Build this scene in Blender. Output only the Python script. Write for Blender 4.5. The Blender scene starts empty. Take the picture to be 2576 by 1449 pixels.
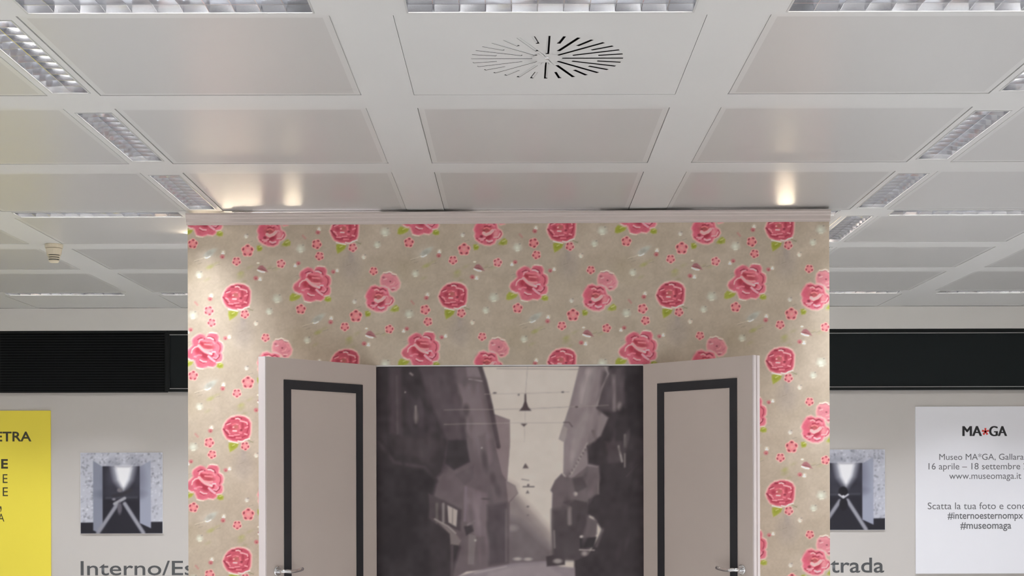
import bpy, bmesh, math, random
import numpy as np
from mathutils import Vector, Matrix

random.seed(7)
rng = np.random.default_rng(11)
scene = bpy.context.scene
COL = scene.collection

# ------------------------------------------------------------------ camera
W, H = 2576.0, 1449.0
FPX, PX, PY = 3850.0, 1300.0, 1225.0       # focal length and principal point in pixels
ROLL = 0.0025
EYE = 1.60
cam_d = bpy.data.cameras.new('camera')
cam = bpy.data.objects.new('camera', cam_d)
COL.objects.link(cam)
cam.location = (0, 0, EYE)
cam.rotation_euler = (math.pi / 2, ROLL, 0)
cam_d.sensor_fit = 'HORIZONTAL'
cam_d.sensor_width = 36.0
cam_d.lens = FPX / W * 36.0
cam_d.shift_x = -(PX - W / 2) / W
cam_d.shift_y = (PY - H / 2) / W
cam_d.clip_start = 0.05
scene.camera = cam

# ------------------------------------------------------------------ world, view
world = bpy.data.worlds.new('world')
scene.world = world
world.use_nodes = True
world.node_tree.nodes['Background'].inputs[0].default_value = (0.02, 0.022, 0.03, 1)
world.node_tree.nodes['Background'].inputs[1].default_value = 0.3
vs = scene.view_settings
vs.view_transform = 'Standard'
vs.look = 'None'
vs.gamma = 1.0
vs.use_curve_mapping = False
vs.exposure = -0.13
scene.cycles.max_bounces = 6
scene.cycles.diffuse_bounces = 4
scene.cycles.glossy_bounces = 4
scene.cycles.adaptive_threshold = 0.03
scene.cycles.caustics_reflective = False
scene.cycles.sample_clamp_indirect = 6.0
FIX_POWER = 12.9          # watts of each ceiling light
FIX_SPREAD = 88.0        # degrees
TUBE_EMIT = 46.0
WARM_POWER = 6.0

ZC = 3.10                 # ceiling height
BACK_Y = 12.80            # back wall
XL, XR, YF = -5.19, 5.41, -1.25


def ray(u, v):
    a, b = u - PX, -(v - PY)
    c, s = math.cos(ROLL), math.sin(ROLL)
    return Vector((a * c + b * s, FPX, -a * s + b * c)) / FPX


def at_depth(u, v, Y):
    d = ray(u, v)
    return Vector((d.x * Y, Y, EYE + d.z * Y))


# ------------------------------------------------------------------ helpers
def lin(c):
    out = []
    for x in c:
        x = x / 255.0
        out.append(x / 12.92 if x <= 0.04045 else ((x + 0.055) / 1.055) ** 2.4)
    return out


def mat(name, rgb, rough=0.5, metal=0.0, spec=0.5, emit=None, estr=0.0, noise=0.0, nscale=40.0, bump=0.0):
    m = bpy.data.materials.new(name)
    m.use_nodes = True
    nt = m.node_tree
    p = nt.nodes['Principled BSDF']
    p.inputs['Base Color'].default_value = (*rgb, 1)
    p.inputs['Roughness'].default_value = rough
    p.inputs['Metallic'].default_value = metal
    p.inputs['Specular IOR Level'].default_value = spec
    if emit:
        p.inputs['Emission Color'].default_value = (*emit, 1)
        p.inputs['Emission Strength'].default_value = estr
    if noise > 0 or bump > 0:
        tc = nt.nodes.new('ShaderNodeTexCoord')
        n = nt.nodes.new('ShaderNodeTexNoise')
        n.inputs['Scale'].default_value = nscale
        n.inputs['Detail'].default_value = 4
        nt.links.new(tc.outputs['Object'], n.inputs['Vector'])
        if noise > 0:
            r = nt.nodes.new('ShaderNodeMapRange')
            r.inputs['To Min'].default_value = 1 - noise
            r.inputs['To Max'].default_value = 1 + noise
            nt.links.new(n.outputs['Fac'], r.inputs['Value'])
            mx = nt.nodes.new('ShaderNodeVectorMath')
            mx.operation = 'SCALE'
            mx.inputs[0].default_value = rgb
            nt.links.new(r.outputs['Result'], mx.inputs['Scale'])
            nt.links.new(mx.outputs['Vector'], p.inputs['Base Color'])
        if bump > 0:
            b = nt.nodes.new('ShaderNodeBump')
            b.inputs['Strength'].default_value = bump
            b.inputs['Distance'].default_value = 0.002
            nt.links.new(n.outputs['Fac'], b.inputs['Height'])
            nt.links.new(b.outputs['Normal'], p.inputs['Normal'])
    return m


def print_mat(name, rough=0.6, spec=0.35, grain=0.05, gscale=260.0):
    m = bpy.data.materials.new(name)
    m.use_nodes = True
    nt = m.node_tree
    p = nt.nodes['Principled BSDF']
    a = nt.nodes.new('ShaderNodeAttribute')
    a.attribute_name = 'Col'
    tc = nt.nodes.new('ShaderNodeTexCoord')
    n = nt.nodes.new('ShaderNodeTexNoise')
    n.inputs['Scale'].default_value = gscale
    nt.links.new(tc.outputs['Object'], n.inputs['Vector'])
    r = nt.nodes.new('ShaderNodeMapRange')
    r.inputs['To Min'].default_value = 1 - grain
    r.inputs['To Max'].default_value = 1 + grain
    nt.links.new(n.outputs['Fac'], r.inputs['Value'])
    mx = nt.nodes.new('ShaderNodeVectorMath')
    mx.operation = 'SCALE'
    nt.links.new(a.outputs['Color'], mx.inputs[0])
    nt.links.new(r.outputs['Result'], mx.inputs['Scale'])
    nt.links.new(mx.outputs['Vector'], p.inputs['Base Color'])
    p.inputs['Roughness'].default_value = rough
    p.inputs['Specular IOR Level'].default_value = spec
    return m


def link(o, parent=None):
    COL.objects.link(o)
    if parent is not None:
        o.parent = parent
    return o


def obj(name, bm, m, parent=None, loc=(0, 0, 0), rot=(0, 0, 0), smooth=False):
    if isinstance(bm, bmesh.types.BMesh):
        me = bpy.data.meshes.new(name)
        bmesh.ops.recalc_face_normals(bm, faces=bm.faces[:])
        bm.to_mesh(me)
        bm.free()
    else:
        me = bm
    if smooth:
        for p in me.polygons:
            p.use_smooth = True
    if m is not None and not me.materials:
        me.materials.append(m)
    o = bpy.data.objects.new(name, me)
    o.location = loc
    o.rotation_euler = rot
    return link(o, parent)


def thing(name, label, cat, loc=(0, 0, 0), rotz=0.0, group=None):
    o = bpy.data.objects.new(name, None)
    o.empty_display_size = 0.1
    o.location = loc
    o.rotation_euler = (0, 0, rotz)
    link(o)
    return tag(o, label, cat, group)


def tag(o, label, cat, group=None):
    o['label'] = label
    o['category'] = cat
    if group:
        o['group'] = group
    return o


def struct(o, label=None, cat=None):
    o['kind'] = 'structure'
    if label:
        o['label'] = label
    if cat:
        o['category'] = cat
    return o


def box(bm, x0, x1, y0, y1, z0, z1):
    vs_ = [bm.verts.new((x, y, z)) for x in (x0, x1) for y in (y0, y1) for z in (z0, z1)]
    for f in ((0, 1, 3, 2), (4, 6, 7, 5), (0, 4, 5, 1), (2, 3, 7, 6), (0, 2, 6, 4), (1, 5, 7, 3)):
        bm.faces.new([vs_[i] for i in f])
    return bm


def box_bm(*a, bevel=0.0):
    bm = box(bmesh.new(), *a)
    if bevel > 0:
        bmesh.ops.bevel(bm, geom=bm.edges[:], offset=bevel, segments=2, affect='EDGES', profile=0.6)
    return bm


def extrude_profile(bm, prof, x0, x1):
    """prof: list of (y, z) closed; extruded along x."""
    a = [bm.verts.new((x0, y, z)) for y, z in prof]
    b = [bm.verts.new((x1, y, z)) for y, z in prof]
    n = len(prof)
    for i in range(n):
        bm.faces.new((a[i], a[(i + 1) % n], b[(i + 1) % n], b[i]))
    bm.faces.new(a)
    bm.faces.new(b[::-1])
    return bm


def tube(bm, pts, radii, seg=12):
    """tapered tube through points with capped ends."""
    rings = []
    pts = [Vector(p) for p in pts]
    for i, p in enumerate(pts):
        d = (pts[min(i + 1, len(pts) - 1)] - pts[max(i - 1, 0)]).normalized()
        up = Vector((0, 0, 1)) if abs(d.z) < 0.9 else Vector((1, 0, 0))
        s = d.cross(up).normalized()
        t = s.cross(d).normalized()
        r = radii[i] if isinstance(radii, (list, tuple)) else radii
        rx, rz = r if isinstance(r, (list, tuple)) else (r, r)
        rings.append([bm.verts.new(p + s * math.cos(2 * math.pi * k / seg) * rx + t * math.sin(2 * math.pi * k / seg) * rz) for k in range(seg)])
    for a, b in zip(rings, rings[1:]):
        for k in range(seg):
            bm.faces.new((a[k], a[(k + 1) % seg], b[(k + 1) % seg], b[k]))
    bm.faces.new(rings[0][::-1])
    bm.faces.new(rings[-1])
    return bm


def lathe(bm, prof, seg=32):
    """prof: (r, z) from one axis end to the other."""
    rings = []
    for r, z in prof:
        if r < 1e-6:
            rings.append([bm.verts.new((0, 0, z))])
        else:
            rings.append([bm.verts.new((r * math.cos(2 * math.pi * k / seg), r * math.sin(2 * math.pi * k / seg), z)) for k in range(seg)])
    for a, b in zip(rings, rings[1:]):
        for k in range(seg):
            k2 = (k + 1) % seg
            if len(a) == 1 and len(b) == 1:
                continue
            if len(a) == 1:
                bm.faces.new((a[0], b[k2], b[k]))
            elif len(b) == 1:
                bm.faces.new((a[k], a[k2], b[0]))
            else:
                bm.faces.new((a[k], a[k2], b[k2], b[k]))
    return bm


def grid_mesh(name, blocks):
    """blocks: list of (xs, zs, colours[nz, nx, 3]); plane y=0 facing -y; colour attribute Col (linear)."""
    V, F, C = [], [], []
    base = 0
    for xs, zs, col in blocks:
        nx, nz = len(xs), len(zs)
        gx, gz = np.meshgrid(xs, zs)
        V.append(np.stack([gx.ravel(), np.zeros(nx * nz), gz.ravel()], 1))
        C.append(col.reshape(-1, 3))
        idx = np.arange(nx * nz).reshape(nz, nx) + base
        f = np.stack([idx[:-1, :-1], idx[:-1, 1:], idx[1:, 1:], idx[1:, :-1]], -1).reshape(-1, 4)
        F.append(f)
        base += nx * nz
    V = np.concatenate(V)
    F = np.concatenate(F)
    C = np.concatenate(C)
    me = bpy.data.meshes.new(name)
    me.vertices.add(len(V))
    me.vertices.foreach_set('co', V.astype(np.float32).ravel())
    me.loops.add(len(F) * 4)
    me.loops.foreach_set('vertex_index', F.astype(np.int32).ravel())
    me.polygons.add(len(F))
    me.polygons.foreach_set('loop_start', (np.arange(len(F)) * 4).astype(np.int32))
    me.polygons.foreach_set('loop_total', np.full(len(F), 4, np.int32))
    me.update(calc_edges=True)
    ca = me.color_attributes.new('Col', 'FLOAT_COLOR', 'POINT')
    rgba = np.concatenate([C, np.ones((len(C), 1))], 1).astype(np.float32)
    ca.data.foreach_set('color', rgba.ravel())
    # make sure the print faces the viewer (-y)
    if me.polygons[0].normal.y > 0:
        me.flip_normals()
    return me


def text_mesh(body, bold=0.0, depth=0.0006):
    cu = bpy.data.curves.new('text', 'FONT')
    cu.body = body
    cu.size = 1.0
    cu.offset = bold
    cu.resolution_u = 4
    o = bpy.data.objects.new('text', cu)
    COL.objects.link(o)
    dg = bpy.context.evaluated_depsgraph_get()
    me = bpy.data.meshes.new_from_object(o.evaluated_get(dg))
    bpy.data.objects.remove(o)
    bpy.data.curves.remove(cu)
    return me


def lettering(name, body, m, parent, x0, x1, zbase, y, zheight=None, bold=0.0, copies=(0.0,)):
    """flat lettering on a surface facing -y: fills x0..x1, baseline zbase, cap height scales with width unless zheight."""
    me = text_mesh(body, bold)
    co = np.empty(len(me.vertices) * 3, np.float32)
    me.vertices.foreach_get('co', co)
    co = co.reshape(-1, 3)
    mn, mx = co[:, 0].min(), co[:, 0].max()
    sx = (x1 - x0) / (mx - mn)
    sz = sx if zheight is None else zheight / co[:, 1].max()
    out = np.stack([(co[:, 0] - mn) * sx + x0, np.full(len(co), y), co[:, 1] * sz + zbase], 1)
    if len(copies) > 1:                     # heavier strokes: the same glyphs laid again slightly to the side, one mesh
        polys = [tuple(p.vertices) for p in me.polygons]
        n = len(out)
        V_ = [tuple(q + np.array([d, -.00002 * k, 0])) for k, d in enumerate(copies) for q in out]
        F_ = [tuple(v + n * k for v in f) for k in range(len(copies)) for f in polys]
        me = bpy.data.meshes.new(name)
        me.from_pydata(V_, [], F_)
    else:
        me.vertices.foreach_set('co', out.astype(np.float32).ravel())
    me.update()
    me.name = name
    if len(me.polygons) and me.polygons[0].normal.y > 0:
        me.flip_normals()
    me.materials.clear()
    return obj(name, me, m, parent)


# ------------------------------------------------------------------ painting (flat prints)
class Canvas:
    """RGB canvas in sRGB 0..255; coordinates given in picture units, ox/oy origin, s samples per unit."""

    def __init__(self, x0, y0, x1, y1, s, col):
        self.x0, self.y0, self.s = x0, y0, s
        self.w = int(round((x1 - x0) * s))
        self.h = int(round((y1 - y0) * s))
        self.a = np.zeros((self.h, self.w, 3)) + np.array(col, float)

    def win(self, xa, ya, xb, yb):
        i0 = max(0, int((xa - self.x0) * self.s) - 1)
        i1 = min(self.w, int((xb - self.x0) * self.s) + 2)
        j0 = max(0, int((ya - self.y0) * self.s) - 1)
        j1 = min(self.h, int((yb - self.y0) * self.s) + 2)
        if i1 <= i0 or j1 <= j0:
            return None
        X, Y = np.meshgrid(self.x0 + (np.arange(i0, i1) + .5) / self.s, self.y0 + (np.arange(j0, j1) + .5) / self.s)
        return (slice(j0, j1), slice(i0, i1)), X, Y

    def blend(self, sl, mask, col, op=1.0):
        m = (np.clip(mask, 0, 1) * op)[..., None]
        self.a[sl] = self.a[sl] * (1 - m) + np.array(col, float) * m

    def ell(self, cx, cy, rx, ry, col, rot=0.0, soft=1.5, op=1.0):
        R = max(rx, ry) + soft * 2
        w = self.win(cx - R, cy - R, cx + R, cy + R)
        if not w:
            return
        sl, X, Y = w
        c, s = math.cos(math.radians(rot)), math.sin(math.radians(rot))
        dx, dy = X - cx, Y - cy
        u, v = dx * c + dy * s, -dx * s + dy * c
        d = np.sqrt((u / rx) ** 2 + (v / ry) ** 2)
        sd = (d - 1) * min(rx, ry)
        self.blend(sl, 0.5 - sd / soft, col, op)

    def poly(self, pts, col, soft=1.5, op=1.0, grow=0.0):
        P = np.array(pts, float)
        pad = soft + abs(grow) + 2
        w = self.win(P[:, 0].min() - pad, P[:, 1].min() - pad, P[:, 0].max() + pad, P[:, 1].max() + pad)
        if not w:
            return
        sl, X, Y = w
        D = np.full(X.shape, 1e9)
        ins = np.zeros(X.shape, bool)
        n = len(P)
        for i in range(n):
            ax, ay = P[i]
            bx, by = P[(i + 1) % n]
            ex, ey = bx - ax, by - ay
            t = np.clip(((X - ax) * ex + (Y - ay) * ey) / (ex * ex + ey * ey + 1e-9), 0, 1)
            D = np.minimum(D, (X - ax - t * ex) ** 2 + (Y - ay - t * ey) ** 2)
            if ay != by:
                c = ((ay > Y) != (by > Y)) & (X < ex * (Y - ay) / (by - ay) + ax)
                ins ^= c
        sd = np.sqrt(D)
        sd = np.where(ins, -sd, sd) - grow
        self.blend(sl, 0.5 - sd / soft, col, op)

    def stroke(self, pts, width, col, soft=1.2, op=1.0):
        P = np.array(pts, float)
        pad = width + soft + 2
        w = self.win(P[:, 0].min() - pad, P[:, 1].min() - pad, P[:, 0].max() + pad, P[:, 1].max() + pad)
        if not w:
            return
        sl, X, Y = w
        D = np.full(X.shape, 1e9)
        for i in range(len(P) - 1):
            ax, ay = P[i]
            bx, by = P[i + 1]
            ex, ey = bx - ax, by - ay
            t = np.clip(((X - ax) * ex + (Y - ay) * ey) / (ex * ex + ey * ey + 1e-9), 0, 1)
            D = np.minimum(D, (X - ax - t * ex) ** 2 + (Y - ay - t * ey) ** 2)
        self.blend(sl, 0.5 - (np.sqrt(D) - width / 2) / soft, col, op)

    def blur(self, r):
        k = np.exp(-0.5 * (np.arange(-int(3 * r) - 1, int(3 * r) + 2) / r) ** 2)
        k /= k.sum()
        n = len(k) // 2
        for ax in (0, 1):
            pad = [(0, 0)] * 3
            pad[ax] = (n, n)
            p = np.pad(self.a, pad, mode='edge')
            out = np.zeros_like(self.a)
            for i, kk in enumerate(k):
                out += kk * (p[i:i + self.a.shape[0]] if ax == 0 else p[:, i:i + self.a.shape[1]])
            self.a = out

    def sample(self, X, Y, wrap=None):
        fx = (X - self.x0) * self.s - .5
        fy = (Y - self.y0) * self.s - .5
        if wrap:
            fx, fy = fx % self.w, fy % self.h
        else:
            fx, fy = np.clip(fx, 0, self.w - 1.001), np.clip(fy, 0, self.h - 1.001)
        i, j = np.floor(fx).astype(int), np.floor(fy).astype(int)
        u, v = (fx - i)[..., None], (fy - j)[..., None]
        i1, j1 = (i + 1) % self.w, (j + 1) % self.h
        i, j = i % self.w, j % self.h
        a = self.a
        return (a[j, i] * (1 - u) + a[j, i1] * u) * (1 - v) + (a[j1, i] * (1 - u) + a[j1, i1] * u) * v


def srgb2lin(a):
    a = np.clip(a / 255.0, 0, 1)
    return np.where(a <= 0.04045, a / 12.92, ((a + 0.055) / 1.055) ** 2.4)


def smooth_noise(h, w, cell, wrap=True):
    """value noise on a torus, 0..1"""
    gh, gw = max(2, h // cell), max(2, w // cell)
    g = rng.random((gh, gw))
    y = np.arange(h) / h * gh
    x = np.arange(w) / w * gw
    j, i = y.astype(int) % gh, x.astype(int) % gw
    v, u = (y - np.floor(y))[:, None], (x - np.floor(x))[None, :]
    u, v = u * u * (3 - 2 * u), v * v * (3 - 2 * v)
    j1, i1 = (j + 1) % gh, (i + 1) % gw
    return (g[np.ix_(j, i)] * (1 - u) + g[np.ix_(j, i1)] * u) * (1 - v) + (g[np.ix_(j1, i)] * (1 - u) + g[np.ix_(j1, i1)] * u) * v


# ------------------------------------------------------------------ materials
M = {}
M['paint'] = mat('ceiling_paint', (0.605, 0.602, 0.585), rough=0.42, spec=0.5, noise=0.015, nscale=3)
M['fascia'] = mat('fascia_paint', (0.80, 0.78, 0.74), rough=0.55)
M['wall'] = mat('wall_paint', (0.59, 0.56, 0.53), rough=0.7, spec=0.3, noise=0.02, nscale=2.5, bump=0.05)
M['floor'] = mat('floor_linoleum', (0.56, 0.55, 0.535), rough=0.35, noise=0.08, nscale=6)
M['void'] = mat('ceiling_void', (0.10, 0.10, 0.10), rough=0.9)
M['alu'] = mat('louvre_aluminium', (0.86, 0.87, 0.90), rough=0.14, metal=1.0)
M['alu_rough'] = mat('reflector_aluminium', (0.84, 0.85, 0.88), rough=0.22, metal=1.0)
M['trim'] = mat('fixture_trim', (0.48, 0.48, 0.47), rough=0.3)
M['tube'] = mat('lamp_tube', (0.9, 0.9, 0.9), rough=0.5, emit=(1.0, 0.985, 0.96), estr=TUBE_EMIT)
M['black'] = mat('black_plastic', (0.012, 0.012, 0.013), rough=0.5)
M['cream'] = mat('cream_plastic', (0.74, 0.66, 0.50), rough=0.45)
M['band'] = mat('black_frame', (0.007, 0.009, 0.009), rough=0.6, spec=0.25)
M['slat'] = mat('dark_slat', (0.006, 0.007, 0.008), rough=0.8, spec=0.15)
M['bead'] = mat('metal_bead', (0.45, 0.45, 0.45), rough=0.35, metal=0.8)
M['pane'] = mat('dark_pane', (0.008, 0.012, 0.013), rough=0.3, spec=0.25)
M['yellow'] = mat('yellow_poster', lin((244, 226, 78)), rough=0.5, noise=0.01, nscale=5)
M['white'] = mat('white_poster', (0.86, 0.86, 0.90), rough=0.5, noise=0.01, nscale=5)
M['ink'] = mat('black_ink', (0.012, 0.012, 0.014), rough=0.6)
M['ink_brown'] = mat('dark_ink', (0.05, 0.045, 0.02), rough=0.6)
M['grey_ink'] = mat('grey_ink', (0.15, 0.15, 0.16), rough=0.6)
M['vinyl'] = mat('grey_vinyl', (0.085, 0.088, 0.092), rough=0.6)
M['red'] = mat('red_ink', (0.75, 0.06, 0.05), rough=0.6)
M['door'] = mat('door_lacquer', (0.62, 0.53, 0.475), rough=0.45, noise=0.02, nscale=4)
M['door_edge'] = mat('door_edge_white', (0.78, 0.70, 0.68), rough=0.5)
M['inlay'] = mat('black_inlay', (0.022, 0.022, 0.026), rough=0.5)
M['chrome'] = mat('chrome', (0.85, 0.85, 0.86), rough=0.08, metal=1.0)
M['crown'] = mat('crown_paint', (0.66, 0.58, 0.54), rough=0.3, noise=0.01)
M['board'] = mat('stage_board', (0.62, 0.54, 0.48), rough=0.6)
M['edge_white'] = mat('white_edge', (0.85, 0.83, 0.80), rough=0.5)
M['wallpaper'] = print_mat('rose_wallpaper', rough=0.55, spec=0.4, grain=0.06, gscale=300)
M['photo'] = print_mat('photograph_print', rough=0.5, spec=0.4, grain=0.05, gscale=300)

# perforated metal tray: plain rim, fine perforation lowers the tone of the field
m = M['tray'] = mat('perforated_tray', (0.70, 0.695, 0.67), rough=0.31, spec=0.5)
nt = m.node_tree
tc = nt.nodes.new('ShaderNodeTexCoord')
sx = nt.nodes.new('ShaderNodeSeparateXYZ')
cen = nt.nodes.new('ShaderNodeVectorMath'); cen.operation = 'MULTIPLY_ADD'
cen.inputs[1].default_value = (2, 2, 2); cen.inputs[2].default_value = (-1, -1, -1)
nt.links.new(tc.outputs['Generated'], cen.inputs[0])
nt.links.new(cen.outputs[0], sx.inputs[0])
ax = nt.nodes.new('ShaderNodeMath'); ax.operation = 'ABSOLUTE'; nt.links.new(sx.outputs['X'], ax.inputs[0])
ay = nt.nodes.new('ShaderNodeMath'); ay.operation = 'ABSOLUTE'; nt.links.new(sx.outputs['Y'], ay.inputs[0])
mxn = nt.nodes.new('ShaderNodeMath'); mxn.operation = 'MAXIMUM'
nt.links.new(ax.outputs[0], mxn.inputs[0]); nt.links.new(ay.outputs[0], mxn.inputs[1])
gt = nt.nodes.new('ShaderNodeMath'); gt.operation = 'LESS_THAN'; gt.inputs[1].default_value = 0.95
nt.links.new(mxn.outputs[0], gt.inputs[0])
mixc = nt.nodes.new('ShaderNodeMix'); mixc.data_type = 'RGBA'
mixc.inputs[6].default_value = (0.57, 0.566, 0.549, 1)
mixc.inputs[7].default_value = (0.495, 0.487, 0.472, 1)
nt.links.new(gt.outputs[0], mixc.inputs[0])
nt.links.new(mixc.outputs[2], nt.nodes['Principled BSDF'].inputs['Base Color'])

# ------------------------------------------------------------------ room shell
struct(obj('floor', box_bm(XL - .1, XR + .1, YF - .1, BACK_Y + .1, -0.1, 0.0), M['floor']), 'pale grey smooth floor of the exhibition room', 'floor')
struct(obj('wall_back', box_bm(XL - .1, XR + .1, BACK_Y, BACK_Y + 0.1, 0.0, ZC + .2), M['wall']), 'pale grey painted wall behind the flowered stage wall', 'wall')
struct(obj('wall_left', box_bm(XL - .1, XL, YF, BACK_Y, 0.0, ZC + .2), M['wall']), 'pale grey side wall left of the frame', 'wall')
struct(obj('wall_right', box_bm(XR, XR + .1, YF, BACK_Y, 0.0, ZC + .2), M['wall']), 'pale grey side wall right of the frame', 'wall')
struct(obj('wall_front', box_bm(XL - .1, XR + .1, YF - .1, YF, 0.0, ZC + .2), M['wall']), 'pale grey wall behind the viewer', 'wall')
ceiling = struct(obj('ceiling', box_bm(XL, XR, YF, BACK_Y, ZC + .2, ZC + .25), M['void']), 'off-white metal tray ceiling with wide flat rails', 'ceiling')

MX, MY = 1.20, 1.19
RX = [-0.49 + MX * k for k in range(-3, 5)]          # lengthwise rails
RY = [-1.19, 0.0, 1.19, 2.38, 3.57, 4.765, 5.955, 7.19, 8.40, 9.50, 10.60, 11.83]   # crosswise rails
RW = 0.20
LIGHT_RX = (RX[2], RX[5])                            # -1.69, 1.91
LIGHT_RY = [RY[i] for i in (2, 5, 8, 11)]            # 1.19 4.76 8.33 11.9
FL, FW = 0.91, 0.15                                  # fixture opening
CX = [0.11 + MX * k for k in range(-4, 5)]
CY = [(a + b) / 2 for a, b in zip(RY, RY[1:])]


def rail_with_openings(lo, hi, openings):
    """strip along x from lo to hi, width RW, openings are centres of fixtures."""
    bm = bmesh.new()
    t = 0.012
    e = RW / 2
    cuts = []
    for c in sorted(openings):
        cuts.append((c - FL / 2, c + FL / 2))
    p = lo
    for a, b in cuts:
        box(bm, p, a, -e, e, 0, t)
        box(bm, a, b, -e, -FW / 2, 0, t)
        box(bm, a, b, FW / 2, e, 0, t)
        p = b
    box(bm, p, hi, -e, e, 0, t)
    return bm


for x in RX:
    op = CY if any(abs(x - l) < .01 for l in LIGHT_RX) else []
    o = obj('rail', rail_with_openings(YF, BACK_Y, op), M['paint'], ceiling, (x, 0, ZC), (0, 0, math.pi / 2))
xe = [XL] + RX + [XR]
for y in RY:
    lit = any(abs(y - l) < .01 for l in LIGHT_RY)
    for i in range(len(xe) - 1):
        a = xe[i] + (RW / 2 if i > 0 else 0)
        b = xe[i + 1] - (RW / 2 if i < len(xe) - 2 else 0)
        if b - a < 0.05:
            continue
        c = CX[i] if i < len(CX) else None
        o = obj('rail', rail_with_openings(a, b, [c] if lit else []), M['paint'], ceiling, (0, y, ZC))
# plain border strip along the back wall
for i in range(len(xe) - 1):
    a = xe[i] + (RW / 2 if i > 0 else 0)
    b = xe[i + 1] - (RW / 2 if i < len(xe) - 2 else 0)
    obj('border_strip', box_bm(a + .002, b - .002, RY[-1] + RW / 2 + .003, BACK_Y - .001, ZC + .002, ZC + .014), M['paint'], ceiling)

# trays
GAP = .003
tw, td = (MX - RW) - GAP, (RY[6] - RY[5] - RW) - GAP
DIFF = (0.11, (RY[5] + RY[6]) / 2)
for j, cy in enumerate(CY):
    dep = RY[j + 1] - RY[j] - RW - GAP
    bm = bmesh.new()
    box(bm, -tw / 2, tw / 2, -dep / 2, dep / 2, 0, .02)
    bmesh.ops.bevel(bm, geom=[e for e in bm.edges if abs(e.verts[0].co.z) < 1e-5 and abs(e.verts[1].co.z) < 1e-5], offset=.003, segments=2, affect='EDGES')
    tray_me = None
    for cx in CX:
        if abs(cx - DIFF[0]) < .01 and abs(cy - DIFF[1]) < .01:
            continue
        if tray_me is None:
            o = obj('ceiling_panel', bm, M['tray'], ceiling)
            tray_me = o.data
        else:
            o = link(bpy.data.objects.new('ceiling_panel', tray_me), ceiling)
        o.location = (cx, cy, ZC + .0015)

# ------------------------------------------------------------------ ceiling lights
def fixture_meshes():
    bm = bmesh.new()                                   # trim: thin rim just proud of the rail
    hx, hy, t = FL / 2, FW / 2, .006
    box(bm, -hx, hx, -hy, -hy + t, -.002, .015)
    box(bm, -hx, hx, hy - t, hy, -.002, .015)
    box(bm, -hx, -hx + t, -hy + t, hy - t, -.002, .015)
    box(bm, hx - t, hx, -hy + t, hy - t, -.002, .015)
    trim = bm
    bm = bmesh.new()                                   # parabolic trough
    prof = [(-.0688, .001), (-.067, .02), (-.060, .038), (-.046, .054), (-.024, .063), (0, .058), (.024, .063), (.046, .054), (.060, .038), (.067, .02), (.0688, .001)]
    L = hx - t - .0005
    a = [bm.verts.new((-L, y, z)) for y, z in prof]
    b = [bm.verts.new((L, y, z)) for y, z in prof]
    for i in range(len(prof) - 1):
        bm.faces.new((a[i], a[i + 1], b[i + 1], b[i]))
    bm.faces.new(a)
    bm.faces.new(b)
    refl = bm
    blade = bmesh.new()
    w = .0665
    prof = [(-.0008, .001), (.0008, .001), (.0035, .034), (-.0035, .034)]
    pr = [(y, z) for y, z in prof]
    a = [blade.verts.new((y, -w, z)) for y, z in pr]
    c = [blade.verts.new((y, 0, z + (.004 if z < .01 else 0))) for y, z in pr]
    b = [blade.verts.new((y, w, z)) for y, z in pr]
    for p, q in ((a, c), (c, b)):
        for i in range(4):
            blade.faces.new((p[i], p[(i + 1) % 4], q[(i + 1) % 4], q[i]))
    blade.faces.new(a)
    blade.faces.new(b[::-1])
    spine = box_bm(-L, L, -.0012, .0012, .004, .03)
    tb = tube(bmesh.new(), [(-L + .01, 0, .044), (L - .01, 0, .044)], .008, 12)
    return trim, refl, blade, spine, tb


_f = {}
def ceiling_light(x, y, lengthwise, label, group, detailed):
    root = thing('ceiling_light', label, 'ceiling light', (x, y, ZC), math.pi / 2 if lengthwise else 0, group)
    if not _f:
        for n, bm_, mm, sm in zip(('trim_frame', 'reflector', 'louvre_blade', 'louvre_spine', 'lamp_tube'), fixture_meshes(),
                                  ('trim', 'alu_rough', 'alu', 'alu', 'tube'), (0, 1, 0, 0, 1)):
            me = bpy.data.meshes.new(n)
            bmesh.ops.recalc_face_normals(bm_, faces=bm_.faces[:])
            bm_.to_mesh(me)
            bm_.free()
            for p in me.polygons:
                p.use_smooth = bool(sm)
            me.materials.append(M[mm])
            _f[n] = me
    for n in ('trim_frame', 'reflector', 'louvre_spine', 'lamp_tube'):
        link(bpy.data.objects.new(n, _f[n]), root)
    if detailed:
        for k in range(10):
            b = link(bpy.data.objects.new('louvre_blade', _f['louvre_blade']), root)
            b.location.x = (-FL / 2 + .006) + (FL - .012) * (k + 1) / 11
    ld = bpy.data.lights.new('fixture_light', 'AREA')
    ld.shape = 'RECTANGLE'
    ld.size, ld.size_y = FL - .22, FW - .03
    ld.energy = FIX_POWER
    ld.spread = math.radians(FIX_SPREAD)
    ld.color = (0.96, 0.99, 1.05)
    lo = link(bpy.data.objects.new('fixture_light', ld), root)
    lo.location.z = -0.004
    return root


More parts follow.
